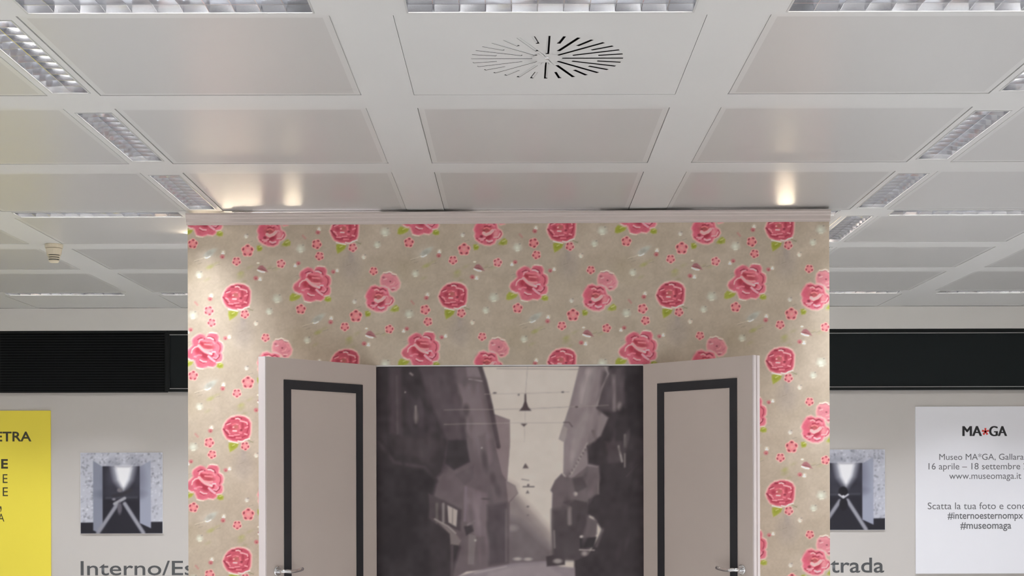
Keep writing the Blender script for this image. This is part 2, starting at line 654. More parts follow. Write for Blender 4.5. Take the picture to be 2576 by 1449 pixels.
ords = ['first', 'second', 'third', 'fourth', 'fifth', 'sixth', 'seventh', 'eighth', 'ninth', 'tenth', 'eleventh']
for side, x in (('left', LIGHT_RX[0]), ('right', LIGHT_RX[1])):
    vis = [y for y in CY if y > 4.2]
    for i, y in enumerate(CY):
        if y in vis:
            n = vis.index(y)
            hid = n > (2 if side == 'left' else 3)
            lab = f'louvred ceiling light, {ords[n]} of the {side} lengthwise row' + (' towards the back wall' if not hid else ', behind the flowered wall')
        else:
            lab = f'louvred ceiling light overhead, {ords[CY.index(y)]} of the {side} lengthwise row from the entrance'
        ceiling_light(x, y, True, lab, f'lengthwise louvred lights, {side} row', y > 3.0)
rown = {0: 'crosswise row behind the viewer', 1: 'nearest crosswise row at the top of the view', 2: 'middle crosswise row level with the flowered wall', 3: 'farthest crosswise row by the dark windows'}
for r, y in enumerate(LIGHT_RY):
    for i, x in enumerate(CX):
        lab = f'louvred light, {ords[i]} from left, {rown[r]}'
        ceiling_light(x, y, False, lab, f'crosswise louvred lights, row {ords[r]}', r > 0)

# ------------------------------------------------------------------ swirl air diffuser panel
def air_diffuser():
    root = thing('air_diffuser', 'square white ceiling panel with a round slotted swirl air outlet', 'air vent', (DIFF[0], DIFF[1], ZC + .001))
    R = 0.266
    N = 32
    rings = [0.20 * R, 0.36 * R, 0.68 * R, R]
    start = lambda i: 0 if i % 4 == 0 else (1 if i % 4 == 2 else 2)
    wslot = 0.0125
    bm = bmesh.new()
    V = {}
    for j, r in enumerate(rings):
        for i in range(N):
            th = 2 * math.pi * i / N + math.pi / 2
            ha = wslot / 2 / r
            for sgn in (-1, 1):
                a = th + sgn * ha
                V[j, i, sgn] = bm.verts.new((r * math.cos(a), r * math.sin(a), 0))
    for j in range(3):
        for i in range(N):
            i2 = (i + 1) % N
            bm.faces.new((V[j, i, 1], V[j, i2, -1], V[j + 1, i2, -1], V[j + 1, i, 1]))
            if j < start(i):
                bm.faces.new((V[j, i, -1], V[j, i, 1], V[j + 1, i, 1], V[j + 1, i, -1]))
    bm.faces.new([V[0, i, s] for i in range(N) for s in (-1, 1)])
    # outer square
    hx, hy = tw / 2, td / 2
    O = {}
    for i in range(N):
        for s in (-1, 1):
            v = V[3, i, s].co
            k = min(hx / max(abs(v.x), 1e-6), hy / max(abs(v.y), 1e-6))
            O[i, s] = bm.verts.new((v.x * k, v.y * k, 0))
    corners = {}
    for i in range(N):
        i2 = (i + 1) % N
        p, q = O[i, -1].co, O[i, 1].co
        if abs(p.x - q.x) > 1e-5 and abs(p.y - q.y) > 1e-5:
            c = bm.verts.new((math.copysign(hx, p.x + q.x), math.copysign(hy, p.y + q.y), 0))
            bm.faces.new((V[3, i, -1], V[3, i, 1], O[i, 1], c, O[i, -1]))
        else:
            bm.faces.new((V[3, i, -1], V[3, i, 1], O[i, 1], O[i, -1]))
        p, q = O[i, 1].co, O[i2, -1].co
        if abs(abs(p.x) - abs(q.x)) > 1e-5 and abs(abs(p.y) - abs(q.y)) > 1e-5:
            c = bm.verts.new((math.copysign(hx, p.x + q.x), math.copysign(hy, p.y + q.y), 0))
            bm.faces.new((V[3, i, 1], V[3, i2, -1], O[i2, -1], c, O[i, 1]))
        else:
            bm.faces.new((V[3, i, 1], V[3, i2, -1], O[i2, -1], O[i, 1]))
    ob = obj('face_plate', bm, M['paint'], root)
    # upstand rim of the tray
    bm = bmesh.new()
    box(bm, -hx, hx, -hy, -hy + .002, .0005, .02)
    box(bm, -hx, hx, hy - .002, hy, .0005, .02)
    box(bm, -hx, -hx + .002, -hy + .002, hy - .002, .0005, .02)
    box(bm, hx - .002, hx, -hy + .002, hy - .002, .0005, .02)
    obj('tray_rim', bm, M['paint'], root)
    for i in range(N):
        r0, r1 = rings[start(i)], R
        bm = bmesh.new()
        # wall at the clockwise edge of the slot, leaning over it
        e, l = -wslot / 2, 0.0065
        a = [bm.verts.new(p) for p in ((r0, e, .0012), (r1, e, .0012), (r1, e + l * .95, l * .62), (r0, e + l * .95, l * .62))]
        b = [bm.verts.new(p) for p in ((r0, e - .0008, .0014), (r1, e - .0008, .0014), (r1, e + l * .95, l * .62 + .001), (r0, e + l * .95, l * .62 + .001))]
        bm.faces.new(a)
        bm.faces.new(b[::-1])
        for k in range(4):
            bm.faces.new((a[k], a[(k + 1) % 4], b[(k + 1) % 4], b[k]))
        obj('deflector_blade', bm, M['paint'], root, rot=(0, 0, 2 * math.pi * i / N + math.pi / 2))
    bm = lathe(bmesh.new(), [(0, .012), (R + .03, .012), (R + .03, .09), (0, .09)], 32)
    # open plenum drum: cylinder with lid
    bm.free()
    bm = bmesh.new()
    lathe(bm, [(R + .02, .0012), (R + .02, .09), (0, .09)], 32)
    obj('plenum_drum', bm, M['black'], root)
    cap = lathe(bmesh.new(), [(0, -.0022), (.006, -.0018), (.008, 0.0), (0, 0.0006)], 16)
    obj('centre_screw', cap, M['alu_rough'], root)
air_diffuser()

# ------------------------------------------------------------------ smoke detector
sd = thing('smoke_detector', 'small cream smoke detector hanging from the ceiling at left', 'smoke detector', (-2.845, 9.42, ZC))
obj('base', lathe(bmesh.new(), [(0, 0), (.054, 0), (.055, -.004), (.053, -.024), (0, -.024)], 32), M['cream'], sd, smooth=False)
obj('body', lathe(bmesh.new(), [(0, -.0265), (.050, -.0265), (.047, -.045), (.043, -.066), (0, -.066)], 32), M['cream'], sd)
obj('sensor_ring', lathe(bmesh.new(), [(0, -.071), (.038, -.071), (.037, -.079), (0, -.079)], 32), M['cream'], sd)
obj('sensor_ring', lathe(bmesh.new(), [(0, -.084), (.0355, -.084), (.0345, -.092), (0, -.092)], 32), M['cream'], sd)
obj('sensor_cap', lathe(bmesh.new(), [(0, -.098), (.033, -.098), (.031, -.106), (.024, -.112), (0, -.113)], 32), M['cream'], sd)
obj('dark_core', lathe(bmesh.new(), [(0, -.023), (.034, -.0235), (.030, -.105), (0, -.105)], 24), M['black'], sd)

# ------------------------------------------------------------------ back wall: dark band of windows
YB = BACK_Y
s = FPX / YB
def bx(u, v):
    p = at_depth(u, v, YB)
    return p.x, p.z
z_top = bx(240, 833)[1]
z_bot = bx(240, 988)[1]
x_g0, x_g1 = bx(3, 900)[0], bx(415, 900)[0]
x_w0 = bx(425, 900)[0]
# ventilation grille section
g = struct(thing('window_1', 'black louvred window section high on the wall, left of the flowered wall', 'window', (0, YB, 0)))
obj('backing', box_bm(x_g0 - .01, x_w0, -.012, -.0005, z_bot, z_top), M['band'], g)
obj('frame_bar', box_bm(x_g0 - .012, x_g1 + .01, -.03, -.0125, z_top - .02, z_top), M['band'], g)
obj('frame_bar', box_bm(x_g0 - .012, x_g1 + .01, -.03, -.0125, z_bot, z_bot + .012), M['band'], g)
obj('mullion', box_bm(x_g1 + .011, x_w0 - .001, -.03, -.0125, z_bot, z_top), M['band'], g)
bm = bmesh.new()
n = 22
for k in range(n):
    z = z_bot + .018 + (z_top - z_bot - .046) * k / (n - 1)
    extrude_profile(bm, [(-.024, z - .004), (-.022, z - .005), (-.0125, z + .005), (-.0145, z + .006)], x_g0, x_g1)
sl = obj('slat_blind', bm, M['slat'], g)
sl['kind'] = 'stuff'
# further dark section to the left up to the side wall
g3 = struct(thing('window_3', 'black window section high on the wall at the left border', 'window', (0, YB, 0)))
obj('frame_bar', box_bm(XL + .002, x_g0 - .016, -.03, -.0005, z_bot, z_bot + .02), M['band'], g3)
obj('frame_bar', box_bm(XL + .002, x_g0 - .016, -.03, -.0005, z_top - .02, z_top), M['band'], g3)
obj('pane', box_bm(XL + .002, x_g0 - .016, -.014, -.0005, z_bot + .0205, z_top - .0205), M['pane'], g3)
# glazed section
g2 = struct(thing('window_2', 'long dark glazed window strip with thin metal beading behind the flowered wall', 'window', (0, YB, 0)))
xe2 = XR - .002
zt, zb = z_top - .032, z_bot + .028
obj('frame_bar', box_bm(x_w0, xe2, -.028, -.0005, zt, z_top), M['band'], g2)
obj('frame_bar', box_bm(x_w0, xe2, -.028, -.0005, z_bot, zb), M['band'], g2)
obj('frame_bar', box_bm(x_w0, x_w0 + .012, -.028, -.0005, zb + .0005, zt - .0005), M['band'], g2)
obj('metal_bead', box_bm(x_w0 + .0125, xe2, -.032, -.0125, zt - .006, zt - .0005), M['bead'], g2)
obj('metal_bead', box_bm(x_w0 + .0125, xe2, -.032, -.0125, zb + .0005, zb + .006), M['bead'], g2)
obj('metal_bead', box_bm(x_w0, xe2, -.032, -.029, z_bot, z_bot + .004), M['bead'], g2)
obj('pane', box_bm(x_w0 + .0125, xe2, -.012, -.0005, zb + .0005, zt - .0005), M['pane'], g2)

struct(obj('trim_1', box_bm(XL + .001, XR - .001, YB - .034, YB - .0005, z_top + .0005, ZC - .001), M['fascia']), 'white painted fascia strip between the ceiling and the dark windows', 'trim')

# ------------------------------------------------------------------ posters and prints on the back wall
YS = YB - .010   # front face of boards
def board(root, x0, x1, z0, z1, m_, th=.0095):
    return obj('board', box_bm(x0, x1, -th - .0003, -.0005, z0, z1), m_, root)

yp = thing('text_poster', 'bright yellow text poster at the left border of the wall', 'poster', (0, YB, 0))
px1, pz1 = bx(128, 1033)
board(yp, XL + .12, px1, 0.55, pz1, M['yellow'])
for body, u0, u1, vb, hpx, bold, mk in (('ETRA', -10, 80, 1110, 24, .02, 'ink_brown'), ('E', 4, 21, 1178, 23, .03, 'ink_brown'), ('E', 8, 20, 1215, 22, 0, 'ink_brown'),
                                        ('E', 8, 21, 1248, 22, 0, 'ink_brown'), ('A', -4, 12, 1312, 20, 0, 'ink_brown'), (',', 1, 5, 1281, 8, 0, 'ink_brown')):
    (xa, zb_), (xb, _) = bx(u0, vb), bx(u1, vb)
    lettering('lettering', body, M[mk], yp, xa, xb, zb_, -.0103, hpx / s, bold)

wp = thing('text_poster', 'white museum information poster with logo and opening dates', 'poster', (0, YB, 0))
(xa, za), (_, zb_) = bx(2302, 1023), bx(2302, 1443)
xc = bx(2478, 1200)[0]
board(wp, xa, 2 * xc - xa, zb_, za, M['white'])
yl = -.0103
def line(body, u0, u1, vb, hpx, bold, mk, copies=(0.0,)):
    (x0, z0), (x1, _) = bx(u0, vb), bx(u1, vb)
    lettering('lettering', body, M[mk], wp, x0, x1, z0, yl, hpx / s, bold, copies)
heavy = (0.0, 1.3 / s, 2.6 / s)
line('MA', 2420, 2467, 1097, 25, 0, 'ink', heavy)
line('GA', 2487, 2530, 1097, 25, 0, 'ink', heavy)
bm = bmesh.new()
cxr, czr = bx(2478, 1086)
for k in range(5):
    a = math.pi / 2 + 2 * math.pi * k / 5
    d = Vector((math.cos(a), 0, math.sin(a)))
    n_ = Vector((-math.sin(a), 0, math.cos(a)))
    c = Vector((cxr, yl - .0002, czr))
    r, w_ = 9.0 / s, 2.6 / s
    vs_ = [bm.verts.new(c + d * 0 + n_ * w_ * .6), bm.verts.new(c - n_ * w_ * .6), bm.verts.new(c + d * r - n_ * w_), bm.verts.new(c + d * r + n_ * w_)]
    bm.faces.new(vs_)
bm.faces.new([bm.verts.new(c + Vector((math.cos(math.pi / 2 + math.pi * k / 5), 0, math.sin(math.pi / 2 + math.pi * k / 5))) * 2.8 / s) for k in range(10)])
obj('star_mark', bm, M['red'], wp)
line('Museo MA*GA, Gallarate', 2362, 2592, 1157, 16, 0, 'grey_ink')
line('16 aprile – 18 settembre 2016', 2335, 2619, 1181, 16, 0, 'grey_ink')
line('www.museomaga.it', 2387, 2568, 1205, 15, 0, 'grey_ink')
line('Scatta la tua foto e condividi', 2333, 2621, 1281, 17, 0, 'grey_ink')
line('#internoesternompx', 2383, 2573, 1305, 16, .012, 'grey_ink')
line('#museomaga', 2415, 2543, 1330, 16, .012, 'grey_ink')

wl = thing('wall_lettering', 'large grey word beginning "Interno/E" on the wall, left side', 'lettering', (0, YB, 0))
(xa, zb_), (xb, _) = bx(203, 1447), bx(487, 1447)
lettering('letters', 'Interno/Es', M['vinyl'], wl, xa, xb, zb_, -.0012, 36 / s, .006)
wl = thing('wall_lettering', 'large grey word ending "trada" on the wall, right side', 'lettering', (0, YB, 0))
(xa, zb_), (xb, _) = bx(2089, 1440), bx(2224, 1440)
lettering('letters', 'trada', M['vinyl'], wl, xa, xb, zb_, -.0012, 37 / s, .010)


def small_print(kind):
    c = Canvas(0, 0, 640, 625, 0.34, (196, 198, 208))
    for _ in range(520):
        x, y = rng.random() * 640, rng.random() * 560
        if 110 < x < 530 and y > 100:
            continue
        v = 120 + rng.random() * 70
        c.ell(x, y, 4 + rng.random() * 9, 3 + rng.random() * 5, (v, v, v + 12), rng.random() * 180, 8, .7)
    for _ in range(200):
        x, y = rng.random() * 640, rng.random() * 560
        c.ell(x, y, 6, 5, (232, 233, 240), 0, 6, .6)
    c.poly([(0, 540), (640, 535), (640, 625), (0, 625)], (34, 33, 42), 6)
    c.poly([(98, 60), (172, 108), (172, 560), (150, 625), (98, 600)], (138, 142, 158), 6)
    c.poly([(462, 108), (548, 60), (550, 585), (462, 545)], (162, 166, 184), 6)
    c.poly([(172, 104), (462, 104), (462, 560), (520, 625), (130, 625), (172, 560)], (36, 35, 45), 5)
    c.ell(250, 180, 60, 100, (90, 90, 105), 10, 90, .6)
    c.ell(440, 190, 50, 110, (80, 80, 95), -10, 90, .5)
    c.poly([(245, 106), (425, 106), (400, 210), (335, 305), (270, 215)], (200, 202, 214), 60)
    c.poly([(272, 106), (400, 106), (375, 210), (335, 285), (295, 210)], (250, 250, 253), 30)
    c.ell(310, 320, 120, 30, (70, 70, 82), 0, 60, .7)
    c.stroke([(200, 350), (440, 345)], 14, (78, 78, 88), 14, .8)
    c.stroke([(135, 620), (285, 400)], 30, (150, 150, 160), 14)
    c.stroke([(490, 620), (345, 395)], 30, (158, 158, 168), 14)
    if kind == 0:
        c.stroke([(255, 335), (330, 320), (390, 290)], 26, (52, 50, 58), 12)
        c.stroke([(265, 395), (345, 352)], 24, (165, 165, 172), 10)
        c.ell(305, 290, 20, 16, (120, 116, 122), 0, 10)
        c.ell(305, 430, 18, 46, (100, 96, 106), 0, 12)
        c.ell(260, 360, 14, 10, (140, 138, 146), 0, 10)
    else:
        c.ell(312, 328, 36, 40, (22, 21, 28), 0, 10)
        c.ell(315, 425, 32, 50, (26, 25, 32), 0, 10)
        c.stroke([(280, 350), (313, 375), (350, 350)], 14, (205, 205, 212), 8)
        c.ell(313, 362, 9, 8, (225, 225, 230), 0, 6)
    c.blur(1.0)
    return c


def print_on_wall(kind, u0, v0, u1, v1, label):
    root = thing('photo_print', label, 'photograph', (0, YB, 0), group='small square photographs on the wall')
    (x0, z1), (x1, z0) = bx(u0, v0), bx(u1, v1)
    board(root, x0, x1, z0, z1, M['white'])
    c = small_print(kind)
    nx = nz = 150
    xs, zs = np.linspace(x0 + .001, x1 - .001, nx), np.linspace(z0 + .001, z1 - .001, nz)
    X, Z = np.meshgrid(np.linspace(0, 640, nx), np.linspace(625, 0, nz))
    me = grid_mesh('print', [(xs, zs, srgb2lin(c.sample(X, Z)) * 0.98)])
    obj('print', me, M['photo'], root, (0, -.0102, 0))
print_on_wall(0, 203, 1139, 410, 1342, 'square black and white photograph above the word "Interno", reclining figure on a street')
print_on_wall(1, 2020, 1131, 2226, 1333, 'square black and white photograph beside the white poster, seated figure seen from behind')

# ------------------------------------------------------------------ flowered stage wall
TH = 0.020                                   # turned slightly, right end nearer
PC = Vector((0.0, 8.28, 0.0))                # point on its front plane
EXV = Vector((math.cos(TH), -math.sin(TH), 0))
NV = Vector((-math.sin(TH), -math.cos(TH), 0))


def on_stage(u, v, off=0.0):
    """pixel -> (local x, local z) on the stage wall's front plane (off metres behind it)"""
    d = ray(u, v)
    P0 = PC - NV * off
    t = NV.dot(P0 - Vector((0, 0, EYE))) / NV.dot(d)
    p = Vector((0, 0, EYE)) + d * t
    q = p - PC
    return q.dot(EXV), p.z


def to_world(x, y, z):
    p = PC + EXV * x - NV * y
    return Vector((p.x, p.y, z))


sx0 = on_stage(473, 1000)[0]
sx1 = on_stage(2087, 1000)[0]
ztop = (on_stage(500, 538)[1] + on_stage(2060, 530)[1]) / 2
zcr = (on_stage(500, 567)[1] + on_stage(2060, 558)[1]) / 2
ox0, ox1 = on_stage(945, 1100)[0], on_stage(1620, 1100)[0]
oz = (on_stage(960, 919)[1] + on_stage(1600, 916)[1]) / 2
MPP = PC.y / FPX
stage = thing('stage_wall', 'freestanding flowered wallpaper wall with rose pattern and central doorway', 'partition wall', (PC.x, PC.y, 0), -TH)
bm = bmesh.new()
y0, y1 = 0.001, 0.09
box(bm, sx0, ox0, y0, y1, 0, ztop - .004)
box(bm, ox1, sx1, y0, y1, 0, ztop - .004)
box(bm, ox0, ox1, y0, y1, oz, ztop - .004)
obj('wall_board', bm, M['board'], stage)
# crown moulding with stepped profile
h = ztop - zcr
prof = [(0.0905, ztop), (-.034, ztop), (-.034, ztop - h * .18), (-.030, ztop - h * .24), (-.028, ztop - h * .42), (-.020, ztop - h * .5), (-.018, ztop - h * .78), (-.010, ztop - h * .86), (-.009, zcr), (-.0005, zcr), (-.0005, ztop - .0035), (.0905, ztop - .0035)]
bm = bmesh.new()
extrude_profile(bm, prof, sx0 - .004, sx1 + .004)
obj('crown_moulding', bm, M['crown'], stage)
obj('opening_edge', box_bm(ox0, ox1, -.0015, .03, oz - .006, oz - .0005), M['edge_white'], stage)

# ---- wallpaper pattern: half-drop repeat of 547 x 333 picture units
PW, PH = 547.0, 333.0
def pattern():
    pad = 140
    S = 1.6
    c = Canvas(1060 - pad, 620 - pad, 1060 + PW + pad, 620 + PH + pad, S, (151, 139, 123))
    inst = [(a * PW + b * PW / 2, k * PH + b * PH / 2) for a in (-1, 0, 1) for b in (0, 1) for k in (-2, -1, 0, 1)]

    def each(fn, r=90):
        def inside(x, y):
            return 1060 - pad - r < x < 1060 + PW + pad + r and 620 - pad - r < y < 620 + PH + pad + r
        for dx, dy in inst:
            fn(dx, dy, inside)

    def blob(x, y, rx, ry, col, rot=0, soft=3, op=1.0):
        for dx, dy in inst:
            c.ell(x + dx, y + dy, rx, ry, col, rot, soft, op)

    def strk(pts, w, col, soft=1.4, op=1.0):
        for dx, dy in inst:
            c.stroke([(x + dx, y + dy) for x, y in pts], w, col, soft, op)

    def pol(pts, col, soft=1.5, op=1.0, grow=0.0):
        for dx, dy in inst:
            c.poly([(x + dx, y + dy) for x, y in pts], col, soft, op, grow)

    # faint ground motifs
    blob(1430, 668, 24, 34, (141, 131, 122), 0, 24, .6)
    blob(1430, 640, 6, 14, (136, 126, 120), 0, 9, .6)
    blob(1342, 800, 26, 16, (158, 148, 134), -20, 14, .6)
    blob(1300, 850, 40, 30, (146, 134, 114), 0, 30, .5)
    blob(1240, 790, 44, 40, (155, 142, 126), 0, 40, .4)
    for p, r in (((1075, 664), 9), ((1345, 834), 9), ((1150, 690), 8), ((1424, 860), 9), ((1150, 680), 6), ((1445, 836), 8), ((1362, 824), 7), ((1240, 672), 8), ((1222, 671), 6), ((1338, 865), 7), ((1432, 872), 6)):
        blob(p[0], p[1], r, r * .45, (140, 133, 100), -25, 6, .55)
    for p in ((1345, 834), (1150, 684), (1262, 612), (1418, 586)):
        blob(p[0], p[1], 8, 4, (140, 138, 84), -20, 5, .6)
    for p in ((1365, 828), (1222, 672), (1234, 671), (1175, 604), (1320, 824), (1312, 818), (1176, 776), (1292, 690), (1150, 830)):
        strk([(p[0] - 5, p[1] + 2), (p[0] + 5, p[1] - 1)], 1.8, (124, 113, 100), 2, .6)

    # pale bluish blossoms
    def pale(x, y, r, col=(166, 166, 152), op=.75):
        for k in range(5):
            a = 2 * math.pi * k / 5 + .4
            blob(x + r * .55 * math.cos(a), y + r * .55 * math.sin(a), r * .5, r * .45, col, 0, r * .4, op * .75)
        blob(x - 1, y + r * .1, r * .45, r * .4, (182, 184, 171), 0, r * .5, op)
        strk([(x - r * .3, y + r * .72), (x + r * .35, y + r * .66)], 2, (200, 198, 184), 2, .8)
        blob(x + r * .5, y - r * .7, 2.4, 1.6, (118, 108, 98), 0, 2, .7)
    pale(1242, 748, 13)
    pale(1222, 780, 9.5)
    pale(1302, 622, 12)
    pale(1318, 853, 10, op=.7)
    pale(1164, 590, 6, (170, 165, 162), .7)
    pale(1188, 810, 6.5, (184, 172, 160), .8)

    # leaves
    def leaf(pts, col=(131, 134, 50)):
        pol(pts, (146, 142, 90), 4, .7, 1.5)
        pol(pts, col, 4, 1.0)
        cx_, cy_ = sum(p[0] for p in pts) / len(pts), sum(p[1] for p in pts) / len(pts)
        blob(cx_ - 1, cy_ + 1, 5, 3.5, (119, 124, 38), 0, 4, .8)
        strk([(cx_ - 1, cy_ - 2), (cx_ + 5, cy_ - 5)], 2.4, (166, 168, 112), 2.4, .8)
    leaf([(1274, 752), (1275, 742), (1281, 735), (1290, 738), (1299, 740), (1303, 738), (1298, 747), (1288, 752), (1279, 754)])
    leaf([(1362, 746), (1371, 742), (1378, 748), (1377, 755), (1369, 756), (1362, 752)])
    leaf([(1119, 780), (1128, 777), (1143, 781), (1140, 789), (1131, 796), (1122, 801), (1119, 790)])
    leaf([(1465, 782), (1472, 781), (1478, 787), (1475, 793), (1467, 794)])
    leaf([(1529, 779), (1536, 770), (1543, 766), (1549, 772), (1548, 780), (1539, 782)])
    leaf([(1204 + 55, 611), (1208 + 55, 605), (1215 + 55, 606), (1216 + 55, 612), (1208 + 55, 614)], (136, 134, 70))

    HALO = (186, 158, 146)

    def rose(o, sc, outline, fill, ops):
        tf = lambda P: [(o[0] + x / sc, o[1] + y / sc) for x, y in P]
        pol(tf(outline), HALO, 5, .85, 2.6)
        pol(tf(outline), (192, 140, 140), 3, 1.0, .8)
        pol(tf(outline), fill, 4.5, 1.0, -1.6)
        for kind, P, w, col, op in ops:
            if kind == 's':
                strk(tf(P), w / sc, col, 2.5, op)
            else:
                (x, y), (rx, ry), rot = P
                blob(o[0] + x / sc, o[1] + y / sc, rx / sc, ry / sc, col, rot, min(rx, ry) / sc * 1.1, op)
    DK, DK2, MD, LT, HI, WH = (138, 44, 58), (116, 38, 50), (168, 76, 90), (203, 138, 142), (226, 172, 170), (212, 194, 180)

    # D (pale, behind) then C
    rose((1450, 670), 11.146,
         [(620, 250), (700, 175), (850, 150), (1000, 205), (1080, 300), (1150, 450), (1120, 580), (1040, 660), (920, 690), (860, 620), (720, 560), (600, 500), (590, 380)],
         (180, 116, 122),
         [('e', ((870, 420), (150, 130), 0), 0, (172, 104, 112), .7), ('e', ((870, 405), (26, 22), 20), 0, (126, 62, 68), 1),
          ('s', [(870, 500), (950, 480), (985, 420)], 28, (196, 138, 138), .9), ('s', [(690, 350), (760, 330)], 24, (214, 160, 160), 1),
          ('e', ((680, 290), (40, 28), 0), 0, (150, 84, 92), .9), ('e', ((940, 630), (50, 22), 0), 0, (142, 74, 82), 1), ('s', [(920, 590), (1010, 588)], 24, (212, 158, 156), 1),
          ('s', [(690, 180), (760, 185), (860, 168), (980, 245), (1020, 240)], 16, (140, 96, 94), .9), ('s', [(680, 155), (760, 160), (840, 125), (905, 152)], 22, WH, 1),
          ('s', [(920, 190), (1040, 212)], 24, WH, .9), ('s', [(1000, 320), (1080, 420)], 24, (190, 122, 128), .8), ('s', [(1030, 520), (1080, 480)], 20, (160, 92, 100), .8)])
    rose((1450, 670), 11.146,
         [(330, 540), (440, 505), (560, 560), (690, 540), (800, 600), (830, 700), (850, 790), (950, 860), (980, 950), (920, 1050), (800, 1110), (760, 1200), (640, 1260), (480, 1250), (340, 1190), (230, 1110), (190, 1000), (220, 920), (170, 820), (230, 700), (290, 620)],
         (176, 88, 102),
         [('e', ((320, 820), (110, 200), 0), 0, (170, 72, 90), .8), ('e', ((520, 800), (170, 130), 0), 0, (160, 78, 84), .8),
          ('s', [(370, 590), (500, 585), (560, 625)], 26, DK, 1), ('s', [(575, 640), (660, 608), (740, 665)], 30, DK2, 1),
          ('s', [(485, 730), (640, 725)], 44, DK, 1), ('e', ((530, 830), (110, 50), 0), 0, (146, 70, 70), 1), ('e', ((460, 850), (34, 26), 0), 0, (122, 52, 56), 1),
          ('e', ((590, 1030), (130, 62), -30), 0, DK, 1), ('e', ((720, 910), (42, 90), 30), 0, DK, 1), ('e', ((390, 1010), (44, 34), 0), 0, DK2, 1),
          ('s', [(250, 1060), (320, 1110), (400, 1170)], 30, (150, 56, 70), .9), ('s', [(550, 1190), (620, 1205), (690, 1175)], 22, (130, 62, 70), 1),
          ('s', [(910, 860), (945, 920), (930, 990), (840, 1075)], 22, (140, 62, 72), .9), ('e', ((790, 930), (80, 100), 20), 0, (188, 122, 126), .9),
          ('s', [(430, 645), (490, 620), (545, 655)], 36, (206, 146, 144), 1), ('s', [(600, 690), (680, 668), (750, 730)], 54, (190, 112, 122), 1),
          ('s', [(460, 790), (540, 758), (625, 805)], 26, (192, 112, 112), 1), ('s', [(450, 920), (520, 965), (630, 920), (700, 850)], 90, (203, 148, 144), 1),
          ('s', [(690, 860), (760, 815), (790, 830)], 40, (205, 140, 144), .9),
          ('s', [(320, 1080), (420, 1085), (490, 1055)], 36, LT, 1), ('s', [(360, 1130), (440, 1110)], 34, (200, 130, 138), .9), ('s', [(530, 1120), (600, 1155), (690, 1130)], 46, (216, 152, 156), 1),
          ('s', [(740, 1040), (860, 1030), (912, 930)], 34, (208, 150, 150), 1), ('s', [(660, 545), (760, 565)], 30, (214, 150, 155), .9)])
    # B
    rose((1090, 690), 11.146,
         [(140, 610), (200, 450), (280, 340), (400, 255), (560, 222), (740, 228), (880, 300), (950, 430), (945, 600), (930, 760), (880, 870), (740, 930), (600, 960), (420, 945), (260, 870), (180, 740)],
         (160, 68, 82),
         [('e', ((530, 590), (210, 190), 0), 0, (170, 84, 94), .8), ('e', ((360, 560), (70, 60), 0), 0, DK, .8), ('e', ((710, 510), (38, 100), 0), 0, (142, 52, 64), .9),
          ('e', ((520, 540), (70, 60), 0), 0, (152, 86, 80), .9),
          ('s', [(400, 312), (465, 312)], 30, DK2, 1), ('s', [(540, 275), (610, 280), (680, 302)], 28, DK2, 1), ('s', [(240, 460), (350, 415)], 30, (120, 42, 54), 1),
          ('s', [(865, 440), (878, 560), (835, 700)], 34, DK, .9), ('s', [(170, 600), (240, 690), (300, 750)], 34, DK2, .9), ('s', [(320, 810), (420, 840), (490, 830)], 44, DK, .9),
          ('s', [(490, 798), (620, 792)], 20, DK, .9), ('e', ((670, 630), (32, 26), 0), 0, DK2, 1), ('s', [(700, 830), (800, 790), (860, 760)], 30, DK, .9),
          ('s', [(520, 310), (580, 300), (630, 325)], 34, HI, 1), ('s', [(645, 370), (740, 390), (830, 420), (845, 465)], 34, (216, 152, 154), 1),
          ('s', [(265, 478), (365, 440)], 28, LT, 1), ('s', [(440, 650), (535, 655)], 36, HI, 1), ('s', [(485, 772), (615, 762)], 26, LT, 1), ('s', [(330, 788), (445, 790)], 26, LT, 1),
          ('s', [(245, 622), (310, 662)], 30, LT, 1), ('s', [(310, 690), (350, 735)], 24, LT, .8), ('s', [(785, 570), (850, 540)], 40, (200, 120, 128), 1), ('s', [(765, 735), (835, 760)], 34, LT, 1),
          ('s', [(530, 850), (665, 852)], 30, (194, 118, 124), .9), ('s', [(620, 700), (680, 715)], 30, (196, 112, 122), 1), ('e', ((450, 550), (24, 20), 0), 0, (214, 150, 150), 1),
          ('s', [(530, 460), (580, 470)], 24, LT, .9), ('s', [(620, 500), (640, 580)], 36, (190, 105, 112), .8), ('s', [(400, 610), (480, 600)], 26, (150, 58, 68), .9),
          ('s', [(420, 480), (500, 450)], 26, (186, 100, 108), .8),
          ('s', [(320, 935), (460, 972), (575, 995)], 24, (220, 200, 188), 1), ('s', [(580, 935), (700, 965), (780, 905), (900, 872)], 28, (216, 192, 182), 1),
          ('s', [(390, 252), (480, 240)], 24, (206, 170, 162), .9), ('s', [(690, 222), (800, 245), (880, 300)], 22, (206, 176, 166), .9)])
    strk([(1168, 772), (1180, 778)], 2.5, (118, 112, 84), 2, .8)
